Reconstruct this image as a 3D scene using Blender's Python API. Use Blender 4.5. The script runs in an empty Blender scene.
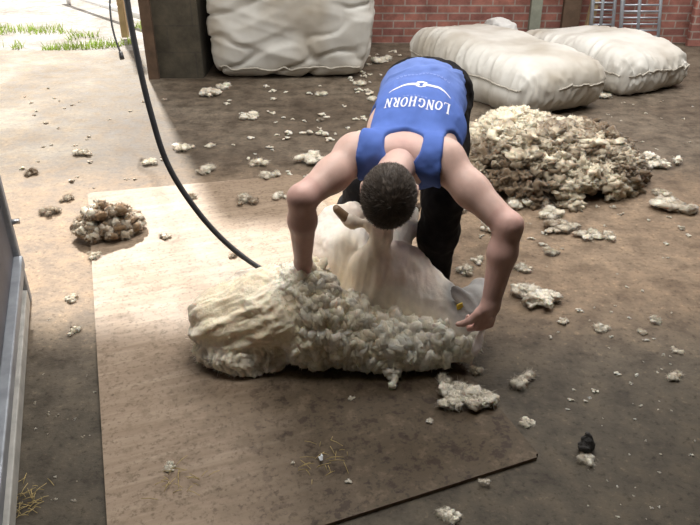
import bpy, bmesh, math, random
import numpy as np
from mathutils import Vector, Matrix
from mathutils.bvhtree import BVHTree

random.seed(7)
RNG = np.random.default_rng(7)
SC = bpy.context.scene
COL = SC.collection
CAMH, TH, FPX = 1.55, math.radians(29.0), 700.0

# ------------------------------------------------------------------ survey helpers (photo measurements -> metres)
def G(px, py, h=0.0):
    """ground (or height h) position of something measured at px,py in the photo"""
    a = TH + math.atan((py - 262.5) / FPX)
    drop = CAMH - h
    d = drop / math.tan(a)
    z = d * math.cos(TH) + drop * math.sin(TH)
    return ((px - 350.0) / FPX * z, d, h)
def V3(*a): return np.array(a, dtype=float)
def nrm(v):
    v = np.array(v, float); return v / np.linalg.norm(v)

# ------------------------------------------------------------------ vectorised noise
def _hash(i, j, k, s=0):
    h = (i.astype(np.int64) * 374761393 + j.astype(np.int64) * 668265263 + k.astype(np.int64) * 2147483647 + s * 974634777) & 0xffffffff
    h = ((h ^ (h >> 13)) * 1274126177) & 0xffffffff
    h = ((h ^ (h >> 16)) * 2246822519) & 0xffffffff
    return ((h ^ (h >> 15)) & 0xffffff) / float(0xffffff)
def vnoise(P, scale=1.0, seed=0):
    P = np.asarray(P, float) * scale
    I = np.floor(P).astype(np.int64); F = P - I
    F = F * F * F * (F * (F * 6 - 15) + 10)
    r = 0
    for dx in (0, 1):
        wx = F[:, 0] if dx else 1 - F[:, 0]
        for dy in (0, 1):
            wy = F[:, 1] if dy else 1 - F[:, 1]
            for dz in (0, 1):
                wz = F[:, 2] if dz else 1 - F[:, 2]
                r = r + wx * wy * wz * _hash(I[:, 0] + dx, I[:, 1] + dy, I[:, 2] + dz, seed)
    return r * 2 - 1
def fbm(P, scale=1.0, oct=4, seed=0, gain=.5):
    a, r = 1.0, 0
    for o in range(oct):
        r = r + a * vnoise(P, scale * 2 ** o, seed + o * 17); a *= gain
    return r
def ridged(P, scale=1.0, oct=3, seed=0):
    a, r = 1.0, 0
    for o in range(oct):
        r = r + a * (1 - np.abs(vnoise(P, scale * 2 ** o, seed + 31 * o))); a *= .5
    return r
def voro(P, scale=1.0, seed=0):
    """F1, F2 and a random value of the nearest cell"""
    P = np.asarray(P, float) * scale
    I = np.floor(P).astype(np.int64)
    f1 = np.full(len(P), 9.0); f2 = f1.copy(); cid = np.zeros(len(P))
    for dx in (-1, 0, 1):
        for dy in (-1, 0, 1):
            for dz in (-1, 0, 1):
                J = I + np.array([dx, dy, dz])
                q = np.stack([J[:, a] + _hash(J[:, 0], J[:, 1], J[:, 2], seed + a) for a in range(3)], 1)
                d = np.linalg.norm(P - q, axis=1)
                c = _hash(J[:, 0], J[:, 1], J[:, 2], seed + 9)
                near = d < f1
                f2 = np.where(near, f1, np.minimum(f2, d))
                cid = np.where(near, c, cid)
                f1 = np.where(near, d, f1)
    return f1, f2, cid

# ------------------------------------------------------------------ implicit surfaces
class Field:
    def __init__(s, lo, hi, h):
        s.lo = np.array(lo, float); s.h = h
        s.n = np.ceil((np.array(hi) - s.lo) / h).astype(int) + 1
        s.f = np.full(s.n, .5, dtype=np.float32)
    def _sl(s, lo, hi):
        a = np.clip(np.floor((np.array(lo) - s.lo) / s.h).astype(int), 0, s.n - 1)
        b = np.clip(np.ceil((np.array(hi) - s.lo) / s.h).astype(int) + 1, 1, s.n)
        sl = tuple(slice(int(a[i]), int(max(b[i], a[i] + 1))) for i in range(3))
        ax = [s.lo[i] + s.h * np.arange(sl[i].start, sl[i].stop) for i in range(3)]
        X, Y, Z = np.meshgrid(*ax, indexing='ij', sparse=True)
        return sl, X, Y, Z
    def put(s, d, sl, k, op):
        a = s.f[sl]
        if op == 'add':
            if k <= 0: s.f[sl] = np.minimum(a, d); return
            t = np.clip(.5 + .5 * (d - a) / k, 0, 1)
            s.f[sl] = d * (1 - t) + a * t - k * t * (1 - t)
        else:
            d = -d
            if k <= 0: s.f[sl] = np.maximum(a, d); return
            t = np.clip(.5 - .5 * (d - a) / k, 0, 1)
            s.f[sl] = d * (1 - t) + a * t + k * t * (1 - t)
    def cone(s, a, b, ra, rb, k=.02, op='add', grow=0):
        a = np.array(a, float); b = np.array(b, float); ra += grow; rb += grow
        m = max(ra, rb) + 2 * k + .03
        sl, X, Y, Z = s._sl(np.minimum(a, b) - m, np.maximum(a, b) + m)
        ab = b - a; L2 = max(1e-9, ab @ ab)
        t = np.clip(((X - a[0]) * ab[0] + (Y - a[1]) * ab[1] + (Z - a[2]) * ab[2]) / L2, 0, 1)
        d = np.sqrt((X - a[0] - t * ab[0]) ** 2 + (Y - a[1] - t * ab[1]) ** 2 + (Z - a[2] - t * ab[2]) ** 2) - (ra + (rb - ra) * t)
        s.put(d, sl, k, op)
    def chain(s, pts, rads, k=.02, op='add', grow=0):
        for i in range(len(pts) - 1): s.cone(pts[i], pts[i + 1], rads[i], rads[i + 1], k, op, grow)
    def ell(s, c, r, fr=None, k=.03, op='add', grow=0):
        c = np.array(c, float); r = np.array(r, float) + grow
        m = max(r) + 2 * k + .03
        sl, X, Y, Z = s._sl(c - m, c + m)
        x, y, z = X - c[0], Y - c[1], Z - c[2]
        if fr is not None:
            x, y, z = [fr[i][0] * (X - c[0]) + fr[i][1] * (Y - c[1]) + fr[i][2] * (Z - c[2]) for i in range(3)]
        k0 = np.sqrt((x / r[0]) ** 2 + (y / r[1]) ** 2 + (z / r[2]) ** 2)
        k1 = np.sqrt((x / r[0] ** 2) ** 2 + (y / r[1] ** 2) ** 2 + (z / r[2] ** 2) ** 2)
        d = k0 * (k0 - 1) / np.maximum(k1, 1e-6)
        d = np.where(k0 < 1e-4, -min(r), d)
        s.put(d, sl, k, op)
    def box(s, c, hf, fr=None, rd=.02, k=.02, op='add'):
        c = np.array(c, float); hf = np.array(hf, float)
        m = np.linalg.norm(hf) + 2 * k + .03
        sl, X, Y, Z = s._sl(c - m, c + m)
        q = [X - c[0], Y - c[1], Z - c[2]]
        if fr is not None:
            q = [fr[i][0] * (X - c[0]) + fr[i][1] * (Y - c[1]) + fr[i][2] * (Z - c[2]) for i in range(3)]
        q = [np.abs(q[i]) - hf[i] + rd for i in range(3)]
        d = np.sqrt(np.maximum(q[0], 0) ** 2 + np.maximum(q[1], 0) ** 2 + np.maximum(q[2], 0) ** 2) + np.minimum(np.maximum(np.maximum(q[0], q[1]), q[2]), 0) - rd
        s.put(d, sl, k, op)
    def half(s, p, n, k=.0):
        """cut away everything on the side n points to"""
        sl, X, Y, Z = s._sl(s.lo, s.lo + s.h * s.n)
        d = -((X - p[0]) * n[0] + (Y - p[1]) * n[1] + (Z - p[2]) * n[2]) + 0 * (X + Y + Z)
        s.put(d, sl, k, 'sub')
    def mesh(s):
        f = s.f; f[0] = f[-1] = .1; f[:, 0] = f[:, -1] = .1; f[:, :, 0] = f[:, :, -1] = .1
        S = f < 0
        c = np.zeros(np.array(f.shape) - 1, np.int8)
        for dx in (0, 1):
            for dy in (0, 1):
                for dz in (0, 1):
                    c += S[dx:S.shape[0] - 1 + dx, dy:S.shape[1] - 1 + dy, dz:S.shape[2] - 1 + dz]
        act = (c > 0) & (c < 8)
        idx = np.full(c.shape, -1, np.int64)
        ii = np.argwhere(act); idx[act] = np.arange(len(ii))
        cor = [(a, b, e) for a in (0, 1) for b in (0, 1) for e in (0, 1)]
        P = np.zeros((len(ii), 3)); W = np.zeros(len(ii))
        for a in cor:
            for ax in range(3):
                if a[ax]: continue
                b = list(a); b[ax] = 1
                va = f[ii[:, 0] + a[0], ii[:, 1] + a[1], ii[:, 2] + a[2]]
                vb = f[ii[:, 0] + b[0], ii[:, 1] + b[1], ii[:, 2] + b[2]]
                x = (va < 0) != (vb < 0)
                t = np.where(x, va / np.where(x, va - vb, 1), 0)
                q = np.zeros((len(ii), 3)) + np.array(a); q[:, ax] += t
                P += q * x[:, None]; W += x
        V = s.lo + s.h * (ii + P / W[:, None])
        Q = []
        for ax in range(3):
            o1, o2 = (ax + 1) % 3, (ax + 2) % 3
            A = np.take(S, range(S.shape[ax] - 1), ax); B = np.take(S, range(1, S.shape[ax]), ax)
            e = np.argwhere(A != B)
            e = e[(e[:, o1] > 0) & (e[:, o2] > 0) & (e[:, o1] < S.shape[o1] - 1) & (e[:, o2] < S.shape[o2] - 1)]
            def cell(d1, d2):
                q = e.copy(); q[:, o1] -= d1; q[:, o2] -= d2
                return idx[q[:, 0], q[:, 1], q[:, 2]]
            quad = np.stack([cell(1, 1), cell(0, 1), cell(0, 0), cell(1, 0)], 1)
            ins = S[e[:, 0], e[:, 1], e[:, 2]]
            quad[~ins] = quad[~ins][:, ::-1]
            Q.append(quad)
        Q = np.concatenate(Q)
        Q = Q[(Q >= 0).all(1)]
        return V, Q
def vnormals(V, Q):
    n = np.cross(V[Q[:, 2]] - V[Q[:, 0]], V[Q[:, 3]] - V[Q[:, 1]])
    N = np.zeros_like(V)
    for i in range(4): np.add.at(N, Q[:, i], n)
    return N / np.maximum(np.linalg.norm(N, axis=1), 1e-12)[:, None]
def smooth(V, Q, it=1, w=.5):
    for _ in range(it):
        A = np.zeros_like(V); C = np.zeros(len(V))
        for i in range(4):
            j = (i + 1) % 4
            np.add.at(A, Q[:, i], V[Q[:, j]]); np.add.at(A, Q[:, j], V[Q[:, i]])
            np.add.at(C, Q[:, i], 1); np.add.at(C, Q[:, j], 1)
        V = V * (1 - w) + w * A / np.maximum(C, 1)[:, None]
    return V

# ------------------------------------------------------------------ objects
def np_mesh(name, V, Q, mat, parent=None, col=None, smooth_sh=True):
    me = bpy.data.meshes.new(name)
    V = np.asarray(V, np.float32); Q = np.asarray(Q, np.int32); k = Q.shape[1]
    me.vertices.add(len(V)); me.vertices.foreach_set('co', V.ravel())
    me.loops.add(Q.size); me.loops.foreach_set('vertex_index', Q.ravel())
    me.polygons.add(len(Q)); me.polygons.foreach_set('loop_start', np.arange(0, Q.size, k, dtype=np.int32))
    me.update(calc_edges=True); me.validate()
    if smooth_sh: me.polygons.foreach_set('use_smooth', np.ones(len(me.polygons), bool))
    if col is not None and len(me.vertices) == len(V):
        at = me.color_attributes.new('Col', 'FLOAT_COLOR', 'POINT')
        c = np.ones((len(V), 4), np.float32); c[:, :3] = col
        at.data.foreach_set('color', c.ravel())
    return link(name, me, mat, parent)
def link(name, me, mat, parent=None):
    o = bpy.data.objects.new(name, me); COL.objects.link(o)
    if mat: me.materials.append(mat)
    if parent: attach(o, parent)
    return o
def attach(o, parent):
    o.parent = parent
    o.matrix_parent_inverse = Matrix.Translation(parent.location).inverted() if parent.parent is None else Matrix.Identity(4)
def tag(o, label=None, cat=None, group=None, kind=None):
    if label: o['label'] = label
    if cat: o['category'] = cat
    if group: o['group'] = group
    if kind: o['kind'] = kind
    return o
def thing(name, loc, label, cat, group=None):
    o = bpy.data.objects.new(name, None); COL.objects.link(o); o.location = loc
    o.empty_display_size = .1
    return tag(o, label, cat, group)
def rehome(o):
    """move a mesh thing's origin to the middle of its base"""
    me = o.data
    n = len(me.vertices); a = np.empty(n * 3, np.float32); me.vertices.foreach_get('co', a); a = a.reshape(-1, 3)
    c = (a.min(0) + a.max(0)) / 2; c[2] = a[:, 2].min()
    me.vertices.foreach_set('co', (a - c).ravel().astype(np.float32)); me.update()
    o.location = [float(x) for x in c]
    return o
class MB:
    """collects plain faces into one mesh"""
    def __init__(s): s.bm = bmesh.new()
    def box(s, c, hf, fr=None, bev=0.0):
        r = bmesh.ops.create_cube(s.bm, size=2)
        M = Matrix.Diagonal((hf[0], hf[1], hf[2], 1))
        if fr is not None:
            R = Matrix([[fr[j][i] for j in range(3)] for i in range(3)]).to_4x4()
            M = R @ M
        M = Matrix.Translation(Vector(c)) @ M
        bmesh.ops.transform(s.bm, matrix=M, verts=r['verts'])
        if bev:
            ed = list({e for v in r['verts'] for e in v.link_edges})
            bmesh.ops.bevel(s.bm, geom=ed, offset=bev, segments=2, affect='EDGES', profile=.5)
        return s
    def tube(s, pts, rads, seg=10, cap=True):
        pts = [Vector(p) for p in pts]
        if not isinstance(rads, (list, tuple)): rads = [rads] * len(pts)
        rings = []; up = None
        for i, p in enumerate(pts):
            t = (pts[min(i + 1, len(pts) - 1)] - pts[max(i - 1, 0)]).normalized()
            if up is None: up = Vector((0, 0, 1)) if abs(t.z) < .9 else Vector((1, 0, 0))
            a = t.cross(up).normalized(); b = a.cross(t).normalized(); up = b
            rings.append([s.bm.verts.new(p + (a * math.cos(2 * math.pi * q / seg) + b * math.sin(2 * math.pi * q / seg)) * rads[i]) for q in range(seg)])
        for i in range(len(rings) - 1):
            for q in range(seg):
                f = s.bm.faces.new((rings[i][q], rings[i][(q + 1) % seg], rings[i + 1][(q + 1) % seg], rings[i + 1][q])); f.smooth = True
        if cap:
            s.bm.faces.new(rings[0]); s.bm.faces.new(rings[-1][::-1])
        return s
    def face(s, pts):
        s.bm.faces.new([s.bm.verts.new(p) for p in pts]); return s
    def build(s, name, mat, parent=None):
        bmesh.ops.recalc_face_normals(s.bm, faces=s.bm.faces)
        me = bpy.data.meshes.new(name); s.bm.to_mesh(me); s.bm.free()
        return link(name, me, mat, parent)
def spline(pts, n=12):
    pts = [np.array(p, float) for p in pts]; P = [pts[0]] + pts + [pts[-1]]; out = []
    for i in range(1, len(P) - 2):
        for j in range(n):
            t = j / n
            out.append(.5 * (2 * P[i] + (P[i + 1] - P[i - 1]) * t + (2 * P[i - 1] - 5 * P[i] + 4 * P[i + 1] - P[i + 2]) * t ** 2 + (3 * P[i] - P[i - 1] - 3 * P[i + 1] + P[i + 2]) * t ** 3))
    out.append(pts[-1]); return out

# ------------------------------------------------------------------ materials
def mat_new(name):
    m = bpy.data.materials.new(name); m.use_nodes = True
    nt = m.node_tree; b = nt.nodes['Principled BSDF']
    return m, nt, b
def N(nt, typ, **kw):
    n = nt.nodes.new(typ)
    for k, v in kw.items():
        if k in n.inputs.keys(): n.inputs[k].default_value = v
        else: setattr(n, k, v)
    return n
def ramp(nt, fac, stops):
    r = nt.nodes.new('ShaderNodeValToRGB'); e = r.color_ramp.elements
    while len(e) < len(stops): e.new(.5)
    for el, (p, c) in zip(e, stops):
        el.position = p; el.color = (*c, 1) if len(c) == 3 else c
    nt.links.new(fac, r.inputs['Fac']); return r
def mix(nt, a, b, fac, mode='MIX'):
    m = nt.nodes.new('ShaderNodeMix'); m.data_type = 'RGBA'; m.blend_type = mode
    for s, v in ((0, fac), (6, a), (7, b)):
        if hasattr(v, 'is_output'): nt.links.new(v, m.inputs[s])
        else: m.inputs[s].default_value = v if s == 0 else ((*v, 1) if len(v) == 3 else v)
    return m.outputs[2]
def coords(nt, sc=(1, 1, 1), rot=(0, 0, 0)):
    tc = nt.nodes.new('ShaderNodeTexCoord'); mp = nt.nodes.new('ShaderNodeMapping')
    mp.inputs['Scale'].default_value = sc; mp.inputs['Rotation'].default_value = rot
    nt.links.new(tc.outputs['Object'], mp.inputs['Vector']); return mp.outputs['Vector']
def noise(nt, vec, scale, detail=4, rough=.55, dist=0):
    n = N(nt, 'ShaderNodeTexNoise', Scale=scale, Detail=detail, Roughness=rough, Distortion=dist)
    nt.links.new(vec, n.inputs['Vector']); return n.outputs['Fac']
def bump(nt, b, h, strength=.3, dist=.01, prev=None):
    n = N(nt, 'ShaderNodeBump', Strength=strength, Distance=dist)
    nt.links.new(h, n.inputs['Height'])
    if prev is not None: nt.links.new(prev, n.inputs['Normal'])
    nt.links.new(n.outputs['Normal'], b.inputs['Normal']); return n.outputs['Normal']
def simple(name, col, rough=.6, metal=0.0, var=.15, scale=20, bmp=.1, bdist=.004, spec=.5):
    m, nt, b = mat_new(name); v = coords(nt)
    n = noise(nt, v, scale)
    r = ramp(nt, n, [(.3, tuple(c * (1 - var) for c in col)), (.7, tuple(min(1, c * (1 + var)) for c in col))])
    nt.links.new(r.outputs['Color'], b.inputs['Base Color'])
    b.inputs['Roughness'].default_value = rough; b.inputs['Metallic'].default_value = metal
    b.inputs['Specular IOR Level'].default_value = spec
    if bmp: bump(nt, b, noise(nt, v, scale * 3), bmp, bdist)
    return m
def vcol(name, rough=.9, bmp=.5, bscale=120, bdist=.004, spec=.2, sss=0.0, sheen=0.0, mulvar=.12, vscale=60):
    """colour from the mesh's own colour attribute, varied by noise"""
    m, nt, b = mat_new(name); v = coords(nt)
    a = nt.nodes.new('ShaderNodeVertexColor'); a.layer_name = 'Col'
    n = noise(nt, v, vscale, 5)
    r = ramp(nt, n, [(.3, (1 - mulvar,) * 3), (.7, (1 + mulvar,) * 3)])
    c = mix(nt, a.outputs['Color'], r.outputs['Color'], 1.0, 'MULTIPLY')
    nt.links.new(c, b.inputs['Base Color'])
    b.inputs['Roughness'].default_value = rough; b.inputs['Specular IOR Level'].default_value = spec
    if sss:
        b.inputs['Subsurface Weight'].default_value = sss; b.inputs['Subsurface Scale'].default_value = .02
        b.inputs['Subsurface Radius'].default_value = (1, .6, .4)
    if sheen: b.inputs['Sheen Weight'].default_value = sheen
    if bmp: bump(nt, b, noise(nt, v, bscale, 6, .65), bmp, bdist)
    return m
M = {}
M['wool'] = vcol('wool', .95, .7, 150, .005, .1, sss=.25, sheen=.25, mulvar=.10, vscale=90)
M['skin'] = vcol('skin', .5, .12, 140, .002, .4, sss=.12, mulvar=.06, vscale=35)
M['shorn'] = vcol('shorn_fleece', .75, .35, 110, .003, .3, sss=.08, mulvar=.07, vscale=45)
M['cloth'] = vcol('singlet_cotton', .85, .15, 400, .0015, .2, mulvar=.06, vscale=18)
M['denim'] = vcol('black_trouser_cloth', .9, .3, 220, .002, .15, mulvar=.25, vscale=30)
M['hair'] = vcol('dark_hair', .6, 0, spec=.3)
M['sack'] = vcol('woven_sack', .55, .22, 260, .0025, .4, sss=.0, mulvar=.05, vscale=9)
M['print'] = simple('white_print', (.80, .81, .84), .7, var=.08, scale=60)
M['faded'] = simple('faded_print', (.20, .28, .62), .8, var=.1, scale=60)
M['horn'] = simple('hoof_horn', (.16, .10, .05), .5, var=.3, scale=40)
M['yellow'] = simple('yellow_plastic', (.75, .55, .05), .4, var=.05)
M['eye'] = simple('eye_dark', (.02, .015, .01), .15, var=.1, bmp=0)
M['white_eye'] = simple('eye_white', (.7, .68, .65), .3, var=.03, bmp=0)
M['rubber'] = simple('black_rubber', (.035, .035, .038), .45, var=.2, scale=30)
M['steel'] = simple('worn_steel', (.45, .45, .46), .35, 1.0, var=.15)
M['galv'] = simple('galvanised_steel', (.30, .32, .35), .55, .55, var=.22, scale=14, bmp=.1)
M['sheet'] = simple('grey_sheet_metal', (.10, .10, .115), .6, .35, var=.25, scale=6, bmp=.1)
M['pale'] = simple('lit_gap_pale', (.42, .41, .38), .6, .1, var=.2, scale=15)  # bright tone for the lit floor gap beside the hurdle
M['leather'] = simple('black_leather', (.02, .018, .016), .5, var=.3)
M['blueg'] = simple('bright_galvanised', (.50, .54, .60), .4, .5, var=.12, scale=10)
M['tan_wood'] = simple('tan_timber', (.42, .30, .17), .8, var=.2, scale=9)
M['brown_wood'] = simple('brown_timber', (.105, .066, .042), .85, var=.3, scale=9)
M['grey_wood'] = simple('grey_green_timber', (.24, .25, .20), .85, var=.2, scale=9)
M['white_pipe'] = simple('white_pipe', (.85, .85, .85), .4, var=.04)
M['dung'] = simple('dark_dung', (.025, .022, .02), .6, var=.4, scale=60, bmp=.8, bdist=.01)
M['straw'] = simple('straw', (.42, .32, .13), .8, var=.25, scale=80)
M['grass'] = simple('grass', (.42, .55, .13), .8, var=.35, scale=4)
M['plastic'] = simple('torn_white_plastic', (.75, .77, .80), .3, var=.06)
M['thread'] = simple('seam_thread', (.45, .42, .36), .8, var=.15, scale=50)

# concrete barn floor
m, nt, b = mat_new('barn_concrete'); v = coords(nt)
n1 = noise(nt, v, 1.1, 6, .6); n2 = noise(nt, v, 9, 8, .65); n3 = noise(nt, v, 45, 6, .7)
c1 = ramp(nt, n1, [(.32, (.080, .060, .043)), (.5, (.122, .097, .073)), (.68, (.175, .145, .112))]).outputs['Color']
c2 = ramp(nt, n2, [(.36, (.48, .43, .37)), (.50, (.98, .96, .93)), (.64, (1.4, 1.36, 1.3))]).outputs['Color']
c = mix(nt, c1, c2, .85, 'MULTIPLY')
sep = nt.nodes.new('ShaderNodeSeparateXYZ'); nt.links.new(v, sep.inputs[0])
# greyer, darker slab towards the front; lighter ochre tone towards the left
def smap(sock, a, bb):
    r = N(nt, 'ShaderNodeMapRange'); r.interpolation_type = 'SMOOTHSTEP'
    r.inputs['From Min'].default_value = min(a, bb); r.inputs['From Max'].default_value = max(a, bb)
    if a > bb: r.inputs['To Min'].default_value = 1; r.inputs['To Max'].default_value = 0
    nt.links.new(sock, r.inputs['Value']); return r.outputs['Result']
def mul(a, bb):
    k = N(nt, 'ShaderNodeMath', operation='MULTIPLY'); nt.links.new(a, k.inputs[0])
    if hasattr(bb, 'is_output'): nt.links.new(bb, k.inputs[1])
    else: k.inputs[1].default_value = bb
    return k.outputs[0]
def noised(sock, amt):
    k = N(nt, 'ShaderNodeMath', operation='MULTIPLY_ADD'); nt.links.new(n1, k.inputs[0]); k.inputs[1].default_value = amt
    nt.links.new(sock, k.inputs[2]); return k.outputs[0]
grey = mul(smap(noised(sep.outputs['Y'], 1.2), 3.6, 2.2), .75)
c = mix(nt, c, mix(nt, (.066, .058, .044), c2, .8, 'MULTIPLY'), grey)
ochre_mix = mul(smap(noised(sep.outputs['X'], 1.0), -.6, -2.4), .65)
dn = ramp(nt, noise(nt, v, 1.7, 7, .68), [(.38, (.17, .125, .08)), (.5, (.26, .205, .145)), (.60, (.36, .32, .26))]).outputs['Color']
c = mix(nt, c, mix(nt, dn, c2, .9, 'MULTIPLY'), ochre_mix)
warm = mul(mul(smap(sep.outputs['Y'], 4.2, 3.4), smap(sep.outputs['Y'], 2.0, 2.6)), .62)
c = mix(nt, c, mix(nt, (.30, .215, .145), c2, .7, 'MULTIPLY'), warm)
sp = ramp(nt, n3, [(.36, (.42, .38, .34)), (.45, (1, 1, 1)), (.58, (1, 1, 1)), (.66, (1.8, 1.72, 1.6))]).outputs['Color']
c = mix(nt, c, sp, .75, 'MULTIPLY')
nt.links.new(c, b.inputs['Base Color'])
rr = ramp(nt, n2, [(.3, (.60,) * 3), (.7, (.85,) * 3)]); nt.links.new(rr.outputs['Color'], b.inputs['Roughness'])
b.inputs['Specular IOR Level'].default_value = .28
p1 = bump(nt, b, n2, .55, .012); bump(nt, b, n3, .6, .006, p1)
M['floor'] = m
# greasy plywood shearing board
m, nt, b = mat_new('greasy_plywood'); v = coords(nt)
vg = coords(nt, (1.2, 14, 1)); g = noise(nt, vg, 2.2, 5, .6, .6)
c = ramp(nt, g, [(.3, (.225, .163, .112)), (.55, (.29, .217, .155)), (.75, (.365, .285, .21))]).outputs['Color']
n1 = noise(nt, v, 2.3, 6, .65); n2 = noise(nt, v, 16, 6, .7); n4 = noise(nt, v, 60, 5, .7)
sep = nt.nodes.new('ShaderNodeSeparateXYZ'); nt.links.new(v, sep.inputs[0])
sx = noised(sep.outputs['X'], .9); sy = noised(sep.outputs['Y'], .9)
stain = mul(smap(sx, -.05, .55), smap(sy, .80, .05))          # board-local: dark wet patch by the sheep
c = mix(nt, c, (.062, .044, .025), mul(stain, .93))
spl = ramp(nt, n2, [(.54, (0, 0, 0)), (.60, (1, 1, 1))]).outputs['Color']
c = mix(nt, c, (.035, .020, .012), mul(mul(spl, stain), .8))
c = mix(nt, c, (.16, .115, .075), mul(ramp(nt, n2, [(.36, (1, 1, 1)), (.46, (0, 0, 0))]).outputs['Color'], .55))
c = mix(nt, c, ramp(nt, n4, [(.36, (.45, .42, .38)), (.46, (1, 1, 1)), (.8, (1.1, 1.1, 1.1))]).outputs['Color'], .7, 'MULTIPLY')
nt.links.new(c, b.inputs['Base Color'])
rr = ramp(nt, n1, [(.3, (.50,) * 3), (.7, (.72,) * 3)]); nt.links.new(rr.outputs['Color'], b.inputs['Roughness'])
b.inputs['Specular IOR Level'].default_value = .28
p1 = bump(nt, b, g, .12, .004); bump(nt, b, n4, .25, .003, p1)
M['board'] = m
M['ply_edge'] = simple('plywood_edge', (.17, .12, .08), .8, var=.3, scale=30)
# brick
def brick(name, c1, c2, mo, sc, vec_rot=(math.pi / 2, 0, 0)):
    m, nt, b = mat_new(name); v = coords(nt, rot=vec_rot)
    t = N(nt, 'ShaderNodeTexBrick', Scale=1.0); t.inputs['Color1'].default_value = (*c1, 1); t.inputs['Color2'].default_value = (*c2, 1)
    t.inputs['Mortar'].default_value = (*mo, 1); t.inputs['Brick Width'].default_value = sc[0]; t.inputs['Row Height'].default_value = sc[1]
    t.inputs['Mortar Size'].default_value = sc[2]; t.inputs['Mortar Smooth'].default_value = .3; t.inputs['Bias'].default_value = 0
    nt.links.new(v, t.inputs['Vector'])
    n = noise(nt, v, 7, 6, .65)
    c = mix(nt, t.outputs['Color'], ramp(nt, n, [(.3, (.5, .48, .47)), (.55, (1, 1, 1)), (.75, (1.5, 1.45, 1.4))]).outputs['Color'], .8, 'MULTIPLY')
    nt.links.new(c, b.inputs['Base Color']); b.inputs['Roughness'].default_value = .9
    p = bump(nt, b, t.outputs['Fac'], -.6, .01); bump(nt, b, noise(nt, v, 40, 5), .4, .006, p)
    return m
M['brick'] = brick('red_brick', (.40, .17, .13), (.29, .12, .10), (.38, .31, .27), (.225, .075, .008))
M['block'] = brick('dark_concrete_block', (.060, .052, .036), (.072, .062, .044), (.058, .05, .038), (.44, .22, .008))
M['ceiling'] = simple('roof_sheet', (.35, .34, .32), .9, var=.15, scale=2)
m, nt, b = mat_new('yard_gravel'); v = coords(nt)
n = noise(nt, v, 1.6, 8, .7); n5 = noise(nt, v, 14, 5, .7)
c = ramp(nt, n, [(.3, (.20, .17, .14)), (.5, (.30, .275, .25)), (.7, (.46, .44, .43))]).outputs['Color']
c = mix(nt, c, ramp(nt, n5, [(.35, (.6, .55, .5)), (.55, (1, 1, 1)), (.7, (1.25, 1.25, 1.28))]).outputs['Color'], .8, 'MULTIPLY')
nt.links.new(c, b.inputs['Base Color']); b.inputs['Roughness'].default_value = .85; bump(nt, b, n5, .6, .03)
M['yard'] = m

# ------------------------------------------------------------------ setting
def slab(name, x0, x1, y0, y1, z0, z1, mat):
    o = MB().box(((x0 + x1) / 2, (y0 + y1) / 2, (z0 + z1) / 2), ((x1 - x0) / 2, (y1 - y0) / 2, (z1 - z0) / 2)).build(name, mat)
    return tag(o, kind='structure')
WALLY = 7.55
slab('floor', -7, 7.5, -2.5, 7.2, -.2, 0, M['floor'])
slab('floor_rear', -1.55, 7.5, 7.2, WALLY + .25, -.2, 0, M['floor'])
slab('ground', -30, 30, 7.2, 45, -.3, -.02, M['yard'])
slab('wall_back', -1.74, 7.5, WALLY, WALLY + .25, 0, 3.5, M['brick'])
slab('wall_left', -1.74, -1.27, 6.10, WALLY, 0, 2.72, M['block'])
slab('wall_right', 7.5, 7.7, -2.5, WALLY + .25, 0, 3.5, M['block'])
slab('wall_front', -7, 7.7, -2.7, -2.5, 0, 3.5, M['block'])
slab('ceiling', -7, 7.7, -2.7, 6.05, 3.5, 3.6, M['ceiling'])
slab('ceiling_rear', -1.1, 7.7, 6.05, WALLY + .25, 3.5, 3.6, M['ceiling'])
slab('trim_1', -1.74, -1.65, 6.06, 6.10, 0, 2.55, M['brown_wood'])

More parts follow.
